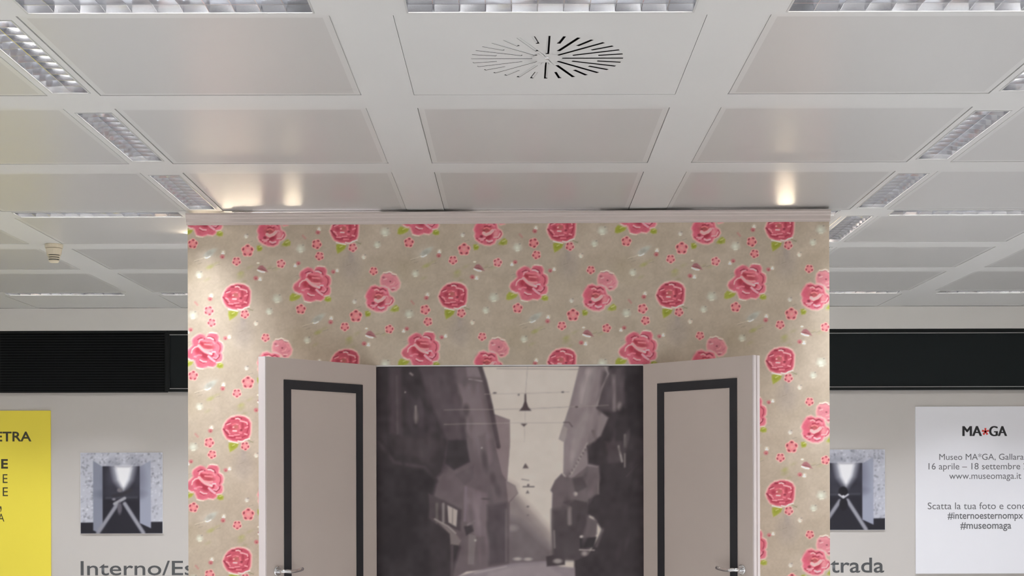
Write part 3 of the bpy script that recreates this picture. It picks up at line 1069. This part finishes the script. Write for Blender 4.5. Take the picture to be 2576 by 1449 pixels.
    # A
    rose((1270, 650), 12.07,
         [(380, 380), (480, 295), (600, 245), (720, 300), (800, 345), (850, 245), (960, 205), (1110, 235), (1170, 330), (1170, 445), (1270, 505), (1310, 620), (1290, 760), (1245, 805), (1290, 880), (1290, 1000), (1240, 1080), (1110, 1110), (1090, 1180), (990, 1260), (830, 1240), (680, 1290), (510, 1260), (470, 1150), (430, 1060), (320, 1040), (200, 950), (150, 850), (180, 750), (300, 650), (400, 560), (360, 460)],
         (176, 90, 104),
         [('e', ((470, 480), (100, 120), 20), 0, (168, 76, 92), .9), ('e', ((640, 310), (110, 60), 0), 0, (166, 78, 92), .8), ('e', ((1010, 310), (130, 80), 10), 0, (166, 78, 92), .9),
          ('e', ((1150, 640), (90, 150), 0), 0, (182, 98, 108), .8), ('e', ((700, 1130), (180, 110), 0), 0, (172, 84, 98), .8), ('e', ((960, 1130), (130, 90), 0), 0, (172, 82, 96), .8),
          ('e', ((1170, 980), (80, 100), 0), 0, (176, 94, 106), .8), ('e', ((260, 880), (80, 70), 30), 0, (164, 82, 92), .9),
          ('e', ((800, 560), (250, 130), 0), 0, (176, 92, 100), .8), ('e', ((840, 640), (170, 70), 5), 0, (146, 58, 66), 1), ('e', ((660, 540), (80, 50), 40), 0, (140, 44, 54), 1),
          ('e', ((800, 505), (130, 26), 0), 0, (142, 50, 60), .9),
          ('e', ((540, 740), (90, 110), 25), 0, (148, 46, 60), .9), ('e', ((730, 900), (150, 90), 30), 0, DK, 1), ('e', ((980, 870), (100, 62), -10), 0, (142, 44, 58), 1),
          ('s', [(830, 330), (930, 330), (1020, 370), (1065, 450)], 30, DK2, .95), ('s', [(530, 410), (630, 360), (740, 395)], 28, DK2, .9),
          ('s', [(1140, 515), (1215, 590), (1220, 700), (1190, 790)], 26, DK, .9), ('s', [(1010, 1000), (1095, 1025), (1180, 950), (1200, 880)], 32, DK2, .95),
          ('s', [(590, 1075), (700, 1130), (810, 1100)], 24, DK, .9), ('s', [(900, 1050), (1040, 1110)], 26, (150, 60, 74), .9), ('s', [(620, 780), (720, 860), (850, 890)], 22, DK2, .8),
          ('s', [(565, 500), (590, 430), (690, 395)], 34, (206, 144, 148), 1), ('s', [(700, 430), (800, 470), (990, 470)], 60, (184, 102, 110), .8),
          ('s', [(840, 355), (920, 360), (1005, 410)], 42, (222, 166, 166), 1), ('s', [(1000, 480), (1050, 530)], 44, (198, 122, 130), .9), ('s', [(740, 555), (860, 565), (960, 582)], 26, (200, 128, 130), .9),
          ('s', [(560, 600), (660, 700), (760, 780), (940, 850)], 84, (204, 142, 142), 1), ('s', [(740, 720), (860, 740), (960, 730)], 60, (196, 130, 130), .9), ('s', [(900, 830), (960, 855)], 30, (228, 172, 172), .9),
          ('s', [(960, 800), (1040, 785), (1100, 850), (1150, 920), (1090, 985), (1010, 965)], 40, (208, 132, 142), 1), ('s', [(980, 795), (1070, 785)], 24, (228, 172, 172), 1), ('e', ((1080, 900), (50, 60), 0), 0, (190, 100, 112), .9),
          ('s', [(860, 920), (950, 1005), (1045, 1078)], 62, (212, 142, 150), 1), ('s', [(600, 1030), (690, 1085), (800, 1092)], 34, (228, 166, 166), 1),
          ('s', [(340, 815), (360, 720), (440, 645), (520, 625)], 32, (214, 162, 158), 1), ('s', [(430, 930), (560, 880), (640, 890)], 46, (200, 118, 130), .8), ('s', [(420, 930), (480, 945)], 30, (208, 140, 146), .9),
          ('s', [(500, 1265), (600, 1300), (690, 1305)], 24, WH, .9), ('s', [(900, 200), (1010, 208), (1110, 222)], 24, WH, .9), ('s', [(1180, 450), (1290, 515)], 24, (205, 184, 170), .8),
          ('s', [(220, 990), (330, 1042), (390, 1030)], 24, (210, 178, 166), .9), ('s', [(1095, 1115), (1240, 1100)], 22, (214, 184, 174), .9), ('s', [(840, 1235), (990, 1265)], 20, (210, 180, 170), .8)])

    # five-petal small flowers
    def small(x, y, r, ph, col=(184, 116, 116)):
        for k in range(5):
            a = 2 * math.pi * k / 5 + ph
            blob(x + r * .58 * math.cos(a), y + r * .58 * math.sin(a), r * .52, r * .52, (200, 150, 142), 0, 3.2, .8)
        for k in range(5):
            a = 2 * math.pi * k / 5 + ph
            blob(x + r * .54 * math.cos(a), y + r * .54 * math.sin(a), r * .44, r * .44, (180, 104, 108), 0, 2.6)
            blob(x + r * .74 * math.cos(a), y + r * .74 * math.sin(a), r * .2, r * .15, (122, 52, 60), math.degrees(a) + 90, 1.6, .95)
            b = a + math.pi / 5
            strk([(x + r * .55 * math.cos(b), y + r * .55 * math.sin(b)), (x + r * .95 * math.cos(b), y + r * .95 * math.sin(b))], 1.5, (212, 164, 156), 1.6, .8)
        blob(x, y, r * .42, r * .42, (188, 124, 122), 0, r * .5, .9)
    small(1302, 775, 12.5, -.2)
    small(1441, 793, 15.5, -.3)
    small(1413, 820, 11, .3)
    small(1252, 660, 11, -.1)
    small(1486, 680, 10.5, .4)
    small(1069, 778, 12.5, .1)
    small(1076, 808, 11, .5)
    small(1160, 787, 11, .2, (176, 112, 110))

    # buds, beetle, bird
    def bud(px_, py_, wx, wy, rp=5.5, rw=5.5):
        blob(wx, wy, rw, rw, (176, 168, 154), 0, 5, .9)
        strk([(wx - rw * .6, wy + rw * .5), (wx + rw * .5, wy + rw * .6)], 2.4, (220, 214, 202), 2, 1)
        blob(wx, wy - 1, 2, 2, (216, 210, 200), 0, 2.4, .8)
        blob(px_, py_, rp, rp * .9, (162, 96, 98), 0, 4.5, .95)
        blob(px_ + .5, py_ + 1.5, 2, 1.6, (132, 58, 66), 0, 2, .8)
    bud(1377, 808, 1379, 797)
    bud(1188, 696, 1199, 698)
    bud(1296, 659, 1288, 664, 5, 5)
    bud(1384, 681, 1394, 677, 5, 5)
    bud(1072, 748, 1075, 739)
    strk([(1034, 756), (1040, 763)], 5, (156, 112, 106), 4, .8)
    pol([(1192, 672), (1198, 665), (1205, 664), (1213, 671), (1219, 681), (1208, 678), (1196, 676)], (134, 88, 90), 3.5)
    strk([(1194, 674), (1203, 673), (1212, 678)], 2.2, (112, 64, 68), 2)
    strk([(1193, 676), (1202, 680), (1210, 681)], 4, (216, 204, 192), 2)
    blob(1194, 658, 3.5, 2, (206, 200, 184), 0, 2, .9)
    blob(1344, 800, 15, 7.5, (150, 150, 142), -32, 6, .9)
    blob(1345, 798, 8, 4, (132, 127, 116), -32, 5, .7)
    blob(1354, 792, 9, 4, (160, 162, 152), -25, 6, .7)
    strk([(1332, 810), (1338, 811), (1346, 807)], 2.6, (224, 220, 204), 2)
    strk([(1306, 818), (1322, 813), (1334, 809)], 1.6, (172, 164, 148), 2, .8)
    # crop to one repeat and add a mottled ground
    S_ = S
    i0, j0 = int(round(pad * S_)), int(round(pad * S_))
    c.a = c.a[j0:j0 + int(round(PH * S_)), i0:i0 + int(round(PW * S_))]
    c.x0, c.y0 = 1060, 620
    c.h, c.w = c.a.shape[:2]
    nz = (smooth_noise(c.h, c.w, 60) - .5) * 10 + (smooth_noise(c.h, c.w, 22) - .5) * 7 + (smooth_noise(c.h, c.w, 7) - .5) * 6
    c.a = c.a + nz[..., None] * np.array([1, 1, 1.05])
    return c


pc = pattern()
KP = 1.95                                     # print reflectance scale
ax_, az_ = on_stage(1335, 710)                # one rose of the repeat measured on the wall
def paper(xs, zs):
    X, Z = np.meshgrid(xs, zs)
    U = 1335 + (X - ax_) / MPP
    V = 710 - (Z - az_) / MPP
    kx, ky = pc.w / pc.s / PW, pc.h / pc.s / PH
    return np.clip(srgb2lin(pc.sample(pc.x0 + (U - pc.x0) * kx, pc.y0 + (V - pc.y0) * ky, wrap=True)) * KP, 0, .92)


def span(a, b, step):
    return np.linspace(a, b, max(2, int(round((b - a) / step)) + 1))
st = 0.0034
zlow = 1.0
blocks = []
for a, b in ((sx0, ox0), (ox1, sx1)):
    for z0_, z1_, q in ((0.0, zlow, 4), (zlow, oz, 1)):
        xs, zs = span(a, b, st * q), span(z0_, z1_, st * q)
        blocks.append((xs, zs, paper(xs, zs)))
xs, zs = span(sx0, sx1, st), span(oz, zcr + .002, st)
blocks.append((xs, zs, paper(xs, zs)))
obj('wallpaper', grid_mesh('wallpaper', blocks), M['wallpaper'], stage)

# ------------------------------------------------------------------ street photograph in the doorway
def street():
    c = Canvas(940, 905, 1630, 1990, 0.62, (184, 175, 166))
    A = lambda P: [(930 + x / 2.64, 900 + y / 2.64) for x, y in P]
    B = lambda P: [(1250 + x / 2.638, 900 + y / 2.638) for x, y in P]
    # distance haze and trees
    c.poly(B([(40, 800), (130, 850), (130, 905), (220, 990), (300, 1080), (365, 1160), (370, 1400), (40, 1400)]), (150, 139, 134), 22)
    c.poly(B([(40, 860), (110, 900), (200, 1020), (300, 1130), (365, 1220), (370, 1400), (40, 1400)]), (124, 114, 113), 22)
    c.poly(B([(40, 1050), (160, 1080), (280, 1200), (370, 1280), (370, 1400), (40, 1400)]), (100, 91, 93), 22)
    c.ell(*B([(100, 1130)])[0], 14, 8, (140, 130, 128), 0, 8, .6)
    # left side
    c.poly(A([(0, 0), (735, 0), (765, 130), (800, 300), (822, 372), (930, 412), (932, 560), (912, 820), (965, 850), (985, 900), (930, 960), (925, 1390), (640, 1420), (500, 1500), (0, 1500)]), (92, 81, 84), 3)
    c.poly(A([(818, 375), (930, 412), (932, 560), (912, 820), (880, 770), (835, 580)]), (120, 106, 107), 3)
    c.poly(A([(905, 820), (965, 850), (985, 900), (920, 960)]), (124, 112, 111), 4)
    c.poly(A([(590, 180), (730, 170), (765, 330), (800, 520), (810, 680), (770, 740), (700, 540), (640, 500), (605, 330)]), (110, 98, 101), 14)
    c.poly(A([(640, 50), (738, 50), (760, 130), (650, 125)]), (116, 104, 107), 6)
    c.stroke(A([(660, 140), (752, 155)]), 2.5, (150, 140, 138), 2)
    c.stroke(A([(735, 60), (765, 150), (805, 320), (855, 590)]), 11, (72, 62, 65), 4)
    c.poly(A([(630, 850), (780, 900), (780, 1190), (700, 1180), (640, 1080)]), (104, 92, 96), 8)
    c.poly(A([(780, 980), (910, 960), (915, 1360), (790, 1380)]), (72, 63, 67), 10)
    c.poly(A([(720, 520), (770, 500), (790, 700), (740, 740)]), (96, 85, 88), 10)
    c.poly(A([(250, 0), (560, 0), (590, 300), (650, 520), (500, 760), (380, 600)]), (74, 64, 68), 12)
    c.poly(A([(520, 545), (640, 545), (665, 690), (560, 745), (500, 700)]), (50, 44, 47), 6)
    c.poly(A([(565, 775), (690, 715), (692, 800), (630, 845)]), (86, 76, 79), 4)
    for p in ((560, 210), (590, 290), (640, 350), (620, 430), (530, 130)):
        c.ell(*A([p])[0], 9, 16, (66, 57, 60), 0, 8, .8)
    c.poly(A([(0, 0), (300, 0), (420, 330), (520, 560), (480, 760), (440, 800), (390, 1060), (540, 1160), (600, 1260), (540, 1449), (540, 2900), (0, 2900)]), (51, 44, 47), 10)
    c.poly(A([(130, 60), (210, 60), (215, 520), (130, 500)]), (70, 60, 64), 12)
    c.poly(A([(230, 200), (300, 260), (420, 400), (440, 480), (330, 560), (240, 420)]), (62, 54, 58), 14)
    c.stroke(A([(180, 120), (184, 500)]), 4, (84, 74, 77), 4)
    c.stroke(A([(306, 320), (306, 430)]), 5, (122, 112, 110), 4)
    c.stroke(A([(270, 100), (285, 112)]), 4, (140, 130, 128), 4)
    c.ell(*A([(236, 226)])[0], 2, 2, (150, 140, 138), 0, 2)
    c.poly(A([(90, 540), (180, 620), (400, 700), (480, 560), (380, 520), (200, 520)]), (60, 52, 55), 16)
    c.stroke(A([(60, 560), (160, 690), (360, 730), (440, 820)]), 9, (66, 58, 61), 8)
    c.poly(A([(40, 720), (360, 740), (440, 810), (390, 1040), (400, 1449), (40, 1449)]), (43, 37, 40), 14)
    c.poly(A([(390, 900), (560, 980), (610, 1010), (600, 1150), (520, 1120), (400, 1060)]), (68, 59, 62), 6)
    for x, w_, v in ((445, 8, 92), (488, 8, 120)):
        c.stroke(A([(x, 970), (x, 1090)]), w_ / 1.2, (v, v - 8, v - 9), 4)
    c.poly(A([(515, 978), (582, 1012), (574, 1122), (522, 1092)]), (160, 150, 144), 3)
    c.stroke(A([(550, 1000), (548, 1105)]), 2.5, (120, 110, 106), 2)
    c.poly(A([(430, 1068), (540, 1130), (606, 1215), (590, 1245), (535, 1240), (530, 1170)]), (112, 102, 101), 4)
    c.stroke(A([(430, 1070), (520, 1118), (570, 1165)]), 3, (150, 140, 136), 3)
    c.stroke(A([(545, 1250), (545, 1449)]), 7, (76, 67, 69), 5)
    c.poly(A([(655, 1170), (705, 1180), (690, 1372), (650, 1372)]), (108, 99, 99), 4)
    c.ell(*A([(700, 1212)])[0], 3, 2.5, (165, 156, 150), 0, 3)
    c.poly(A([(625, 1120), (680, 1110), (690, 1150), (640, 1180)]), (54, 47, 50), 4)
    c.stroke(A([(650, 1110), (700, 1080)]), 4, (120, 110, 110), 4)
    c.stroke(A([(640, 860), (630, 1080)]), 5, (116, 104, 110), 6)
    c.stroke(A([(905, 1010), (905, 1350)]), 5, (98, 88, 90), 5)
    c.stroke(A([(740, 936), (795, 938)]), 3, (66, 58, 60), 3)
    c.ell(*A([(745, 598)])[0], 2, 2, (165, 156, 150), 0, 2)
    for p in ((760, 660), (770, 720), (850, 880), (820, 800)):
        c.ell(*A([p])[0], 7, 16, (70, 62, 64), -12, 8, .7)
    # right side
    c.poly(B([(552, 40), (800, 40), (800, 420), (740, 560), (660, 820), (500, 830), (440, 770), (445, 560), (412, 540), (440, 450), (480, 330)]), (122, 111, 112), 3)
    c.poly(B([(545, 180), (620, 60), (660, 60), (600, 330), (540, 330)]), (136, 126, 126), 14)
    c.poly(B([(500, 500), (600, 330), (620, 380), (560, 560), (500, 720)]), (132, 122, 122), 12)
    c.poly(B([(412, 540), (440, 450), (470, 470), (450, 560)]), (138, 128, 126), 4)
    c.stroke(B([(600, 570), (560, 650), (510, 740), (480, 790)]), 5, (158, 148, 144), 4, .8)
    for k in range(9):
        t = k / 8
        c.ell(*B([(600 - 115 * t, 590 + 180 * t)])[0], 2.6, 3.4, (98, 88, 90), 0, 3)
    c.stroke(B([(610, 90), (560, 300)]), 4, (150, 140, 138), 5, .8)
    c.stroke(B([(640, 490), (660, 540)]), 8, (88, 78, 80), 6)
    c.poly(B([(355, 880), (385, 815), (430, 768), (450, 790), (500, 800), (600, 720), (672, 730), (672, 915), (600, 935), (610, 1060), (665, 1090), (655, 1190), (600, 1310), (520, 1345), (372, 1340), (360, 1100), (368, 900)]), (94, 84, 86), 4)
    c.poly(B([(365, 1010), (600, 980), (610, 1340), (370, 1345)]), (66, 58, 61), 14)
    c.poly(B([(500, 800), (570, 790), (600, 860), (520, 900)]), (72, 64, 66), 6)
    c.poly(B([(440, 960), (500, 940), (600, 960), (600, 1040), (500, 1000)]), (64, 56, 58), 5)
    c.stroke(B([(480, 1000), (482, 1100)]), 10, (112, 102, 102), 6)
    c.stroke(B([(378, 1150), (382, 1260)]), 4, (112, 104, 104), 4)
    c.poly(B([(745, 40), (1010, 40), (1010, 2900), (500, 2900), (512, 1345), (600, 1310), (700, 1150), (640, 1060), (600, 1040), (600, 935), (675, 905), (675, 720), (605, 705), (600, 590), (690, 520), (740, 400), (660, 335), (735, 150)]), (50, 43, 46), 6)
    c.poly(B([(700, 90), (840, 60), (850, 330), (760, 360), (670, 340)]), (78, 69, 72), 12)
    c.stroke(B([(775, 120), (780, 350)]), 9, (116, 106, 107), 6)
    c.stroke(B([(720, 60), (740, 110), (700, 200), (665, 320)]), 4, (150, 140, 138), 4, .8)
    c.poly(B([(850, 60), (1000, 60), (1000, 560), (870, 500)]), (43, 37, 40), 10)
    c.ell(*B([(815, 325)])[0], 6, 10, (120, 110, 110), 0, 6)
    c.poly(B([(720, 560), (830, 560), (830, 690), (740, 700)]), (68, 59, 62), 10)
    c.stroke(B([(808, 590), (830, 690)]), 5, (146, 138, 134), 4)
    c.stroke(B([(850, 515), (848, 590)]), 5, (120, 112, 110), 5)
    c.stroke(B([(848, 640), (848, 725)]), 4, (120, 112, 110), 4)
    c.stroke(B([(860, 790), (930, 710)]), 3, (64, 56, 59), 4)
    c.poly(B([(600, 1065), (660, 1080), (660, 1170), (600, 1190)]), (88, 79, 81), 8)
    c.ell(*B([(520, 905)])[0], 5, 5, (176, 166, 160), 0, 5)
    c.ell(*B([(562, 1188)])[0], 5, 3.4, (190, 182, 176), 0, 3)
    c.poly(B([(550, 1200), (660, 1190), (640, 1260), (550, 1265)]), (42, 37, 40), 4)
    c.stroke(B([(546, 1275), (645, 1278)]), 2.5, (160, 150, 146), 2)
    c.ell(*B([(580, 1300)])[0], 7, 6, (140, 130, 128), 0, 7)
    c.stroke(B([(700, 1140), (660, 1250)]), 6, (84, 75, 77), 6)
    # facade streaks and storeys
    for P0, P1, n, base in (((300, 80), (700, 700), 26, 0), ((60, 80), (420, 700), 22, 0), ((640, 820), (900, 1330), 18, 0)):
        for _ in range(n):
            x, y = P0[0] + rng.random() * (P1[0] - P0[0]), P0[1] + rng.random() * (P1[1] - P0[1])
            X_, Y_ = A([(x, y)])[0]
            j, i = int((Y_ - c.y0) * c.s), int((X_ - c.x0) * c.s)
            cc = c.a[min(max(j, 0), c.h - 1), min(max(i, 0), c.w - 1)]
            if cc[0] > 130:
                continue
            k = .80 + rng.random() * .42
            c.ell(X_, Y_, 3 + rng.random() * 5, 8 + rng.random() * 18, cc * k, -8 + rng.random() * 6, 8, .7)
    for _ in range(60):
        x, y = 440 + rng.random() * 480, 60 + rng.random() * 1240
        X_, Y_ = B([(x, y)])[0]
        j, i = int((Y_ - c.y0) * c.s), int((X_ - c.x0) * c.s)
        cc = c.a[min(max(j, 0), c.h - 1), min(max(i, 0), c.w - 1)]
        if cc[0] > 145:
            continue
        k = .80 + rng.random() * .45
        c.ell(X_, Y_, 3 + rng.random() * 5, 8 + rng.random() * 16, cc * k, 8 + rng.random() * 8, 8, .7)
    # road
    c.poly(B([(-260, 1449), (-60, 1395), (120, 1362), (330, 1350), (420, 1385), (515, 1395), (560, 2900), (-800, 2900)]), (124, 114, 118), 5)
    c.poly(B([(-40, 1420), (150, 1375), (330, 1362), (430, 1449), (430, 1600), (-200, 1600)]), (136, 126, 129), 12)
    c.stroke(B([(-150, 1430), (60, 1385)]), 3, (160, 150, 150), 3, .7)
    for p in ((135, 1335), (205, 1337)):
        c.ell(*B([p])[0], 10, 4, (158, 149, 146), 0, 4)
    c.poly(B([(325, 1320), (370, 1310), (450, 1330), (450, 1375), (330, 1385)]), (64, 56, 59), 4)
    c.ell(*B([(402, 1350)])[0], 11, 6, (140, 132, 130), 0, 5)
    # street lamps and wires
    for P, w_, col in (([(0, 72), (200, 74), (560, 80)], 1.4, (128, 118, 114)), ([(-80, 240), (160, 238), (480, 228)], 1.2, (152, 142, 136)), ([(-350, 345), (190, 340), (530, 325), (740, 318)], 1.3, (140, 130, 126)), ([(-350, 440), (180, 432), (450, 432)], 1.1, (160, 150, 144))):
        c.stroke(B(P), w_, col, 1.2)
    c.stroke(B([(205, 60), (192, 240)]), 1.3, (152, 142, 136), 1.2)
    c.stroke(B([(190, 350), (182, 560)]), 1.0, (160, 150, 144), 1.2)
    c.poly(B([(150, 352), (172, 325), (184, 290), (186, 240), (195, 240), (197, 290), (208, 325), (230, 352)]), (72, 60, 62), 2)
    c.poly(B([(158, 438), (202, 438), (180, 458)]), (84, 72, 72), 2)
    c.ell(*B([(146, 246)])[0], 2.4, 2.4, (110, 100, 96), 0, 2)
    c.ell(*B([(438, 229)])[0], 3.4, 1.8, (80, 70, 70), 0, 1.6)
    c.ell(*B([(530, 328)])[0], 3.8, 2, (78, 68, 68), 0, 1.6)
    c.stroke(B([(445, 430), (480, 430), (500, 458)]), 3, (84, 74, 76), 2)
    c.ell(*A([(832, 233)])[0], 4.6, 1.8, (80, 70, 70), 0, 1.6)
    c.poly(B([(172, 734), (180, 715), (190, 700), (200, 715), (212, 734)]), (92, 80, 80), 2)
    c.stroke(B([(165, 806), (212, 814)]), 2, (110, 100, 98), 1.6)
    c.stroke(B([(174, 856), (246, 856)]), 2.6, (80, 70, 70), 1.6)
    c.ell(*B([(208, 846)])[0], 3, 3, (92, 82, 82), 0, 1.8)
    c.poly(B([(192, 900), (203, 878), (216, 900)]), (104, 94, 92), 1.8)
    c.ell(*B([(205, 988)])[0], 3.5, 2.4, (100, 90, 90), 0, 2)
    c.ell(*B([(205, 1045)])[0], 3, 2.2, (110, 100, 100), 0, 2)
    n_ = (smooth_noise(c.h, c.w, 26) - .5) * 11 + (smooth_noise(c.h, c.w, 9) - .5) * 9
    c.a = c.a + n_[..., None] * np.clip(1.3 - c.a / 180, .35, 1)
    c.blur(0.7)
    return c


ph = thing('photo_backdrop', 'large black and white photograph of a city street filling the doorway', 'photograph', (PC.x, PC.y, 0), -TH)
off = 0.035
obj('backing_board', box_bm(ox0 + .001, ox1 - .001, off + .001, off + .02, 0.0, oz - .008), M['black'], ph)
sc_ = street()
xs, zs = span(ox0 + .001, ox1 - .001, .0042), span(0.002, oz - .008, .0042)
X, Z = np.meshgrid(xs, zs)
u0, zref = on_stage(1282, 1200, off)
mpp2 = (PC.y + off) / FPX
U = 1282 + (X - u0) / mpp2
Vv = 1200 - (Z - zref) / mpp2
obj('print', grid_mesh('print', [(xs, zs, np.clip(srgb2lin(sc_.sample(U, Vv)) * 1.85, 0, .9))]), M['photo'], ph, (0, off, 0))

# ------------------------------------------------------------------ doors
def leaf_door(hinge_u, free_u, free_v, rect, handle_u, label, mirror):
    """leaf frame: local x from the hinge to the free edge, y=0 the face seen, -y towards the viewer."""
    hx = on_stage(hinge_u, 1100, -.040)[0]
    hp = to_world(hx, -.040, 0)
    ztop_d = oz - .004
    # free corner from measured height above the eye
    fd = ray(free_u, free_v)
    Yf = (ztop_d - EYE) / fd.z
    fp = Vector((fd.x * Yf, Yf, 0))
    d = (fp - hp)
    d.z = 0
    wd = d.length
    d.normalize()
    ang = math.atan2(d.y, d.x)
    th = 0.052
    root = thing('panelled_door', label, 'door', hp, ang, 'pair of open doors')
    fs = 1 if not mirror else -1         # local +y side facing the viewer
    # left door: direction points left; its viewer side is local +y ; right door: viewer side is local -y
    nrm = Vector((-d.y, d.x, 0))
    face = 1 if nrm.dot(-hp) > 0 else -1
    Y = lambda a: face * a

    def bxf(x0, x1, ya, yb, z0, z1, bev=0.0):
        a, b = sorted((Y(ya), Y(yb)))
        return box_bm(x0, x1, a, b, z0, z1, bevel=bev)

    def leafpos(u):
        dd = ray(u, 1200)
        # intersect with leaf line hp + d*s  (plan view)
        den = dd.x * d.y - dd.y * d.x
        s_ = (hp.x * dd.y - hp.y * dd.x) / (d.x * dd.y - d.y * dd.x) * -1
        return s_

    def height(s_, u, v):
        p = hp + d * s_
        return EYE + ray(u, v).z * p.y
    obj('leaf', bxf(0.003, wd - .004, -th, 0, 0.012, ztop_d, .0025), M['door'], root)
    # pale free edge; the right leaf has a rebate along it
    bm = bmesh.new()
    if mirror:
        a, b = sorted((Y(-th + .001), Y(-th * .60)))
        box(bm, wd - .0038, wd + .0015, a, b, 0.012, ztop_d)
        a, b = sorted((Y(-th * .40), Y(-.001)))
        box(bm, wd - .0038, wd + .004, a, b, 0.012, ztop_d)
    else:
        a, b = sorted((Y(-th + .001), Y(-.001)))
        box(bm, wd - .0038, wd + .003, a, b, 0.012, ztop_d)
    obj('edge_band', bm, M['door_edge'], root)
    # black rectangular inlay (outer corners measured)
    (ua, va), (ub, vb), wpx = rect
    sa, sb = leafpos(ua), leafpos(ub)
    lo, hi = min(sa, sb), max(sa, sb)
    zt_ = (height(sa, ua, va) + height(sb, ub, vb)) / 2
    zb_ = 0.20
    w_ = .047
    t0, t1 = .0004, .0045
    for P in ([(lo, zt_), (hi, zt_), (hi - w_, zt_ - w_), (lo + w_, zt_ - w_)], [(lo, zb_), (lo + w_, zb_ + w_), (hi - w_, zb_ + w_), (hi, zb_)],
              [(lo, zb_), (lo, zt_), (lo + w_, zt_ - w_), (lo + w_, zb_ + w_)], [(hi, zb_), (hi - w_, zb_ + w_), (hi - w_, zt_ - w_), (hi, zt_)]):
        bm = bmesh.new()
        f = [bm.verts.new((x, Y(t0), z)) for x, z in P]
        g_ = [bm.verts.new((x, Y(t1), z)) for x, z in P]
        bm.faces.new(f)
        bm.faces.new(g_[::-1])
        for k in range(4):
            bm.faces.new((f[k], f[(k + 1) % 4], g_[(k + 1) % 4], g_[k]))
        obj('inlay_strip', bm, M['inlay'], root)
    # lever handle near the free edge, pointing to the hinge
    hs = wd - .075
    hz = handle_u
    h = bpy.data.objects.new('lever_handle', None)
    bm = bmesh.new()
    tube(bm, [(hs, Y(.0005), hz), (hs, Y(.004), hz), (hs, Y(.007), hz)], [.025, .025, .022], 24)
    ro = obj('rosette', bm, M['chrome'], root, smooth=False)
    bm = bmesh.new()
    tube(bm, [(hs, Y(.0075), hz), (hs, Y(.03), hz), (hs - .004, Y(.045), hz + .001), (hs - .016, Y(.053), hz + .001), (hs - .04, Y(.055), hz - .002), (hs - .075, Y(.052), hz - .001), (hs - .105, Y(.050), hz + .004), (hs - .125, Y(.050), hz + .008), (hs - .132, Y(.050), hz + .009)],
         [.0095, .0095, .010, (.0095, .010), (.0085, .010), (.0075, .0095), (.0075, .0105), (.0065, .010), .003], 16)
    obj('lever', bm, M['chrome'], ro, smooth=True)
    bpy.data.objects.remove(h)
    # hinges
    for z in (.25, 1.15, 2.0):
        obj('hinge', tube(bmesh.new(), [(-.002, Y(-.03), z), (-.002, Y(-.03), z + .09)], .006, 10), M['alu_rough'], root)
    return root


leaf_door(948, 668, 896, ((714, 953), (912, 970), 22), 1.178, 'greige door with black rectangle, opened to the left of the street photograph', False)
leaf_door(1617, 1894, 893, ((1855, 951), (1655, 965), 22), 1.180, 'greige door with black rectangle, opened to the right of the street photograph', True)

# ------------------------------------------------------------------ warm lamps standing behind the stage wall, shining over its top
def warm_lamp(u, Y, width, power, yaw=0.0):
    ld = bpy.data.lights.new('warm_lamp_light', 'AREA')
    ld.shape = 'RECTANGLE'
    ld.size, ld.size_y = width, .012
    ld.energy = power
    ld.color = (1.0, 0.82, 0.60)
    o = link(bpy.data.objects.new('warm_lamp_light', ld))
    o.location = ((u - PX) / FPX * Y, Y, ZC - .012)
    o.rotation_euler = (-math.pi / 2, 0, yaw)
warm_lamp(520, 9.05, .16, WARM_POWER * .8)
warm_lamp(610, 8.95, .22, WARM_POWER * 1.1)
warm_lamp(737, 8.95, .09, WARM_POWER * .55)
warm_lamp(1978, 8.95, .09, WARM_POWER * .9)
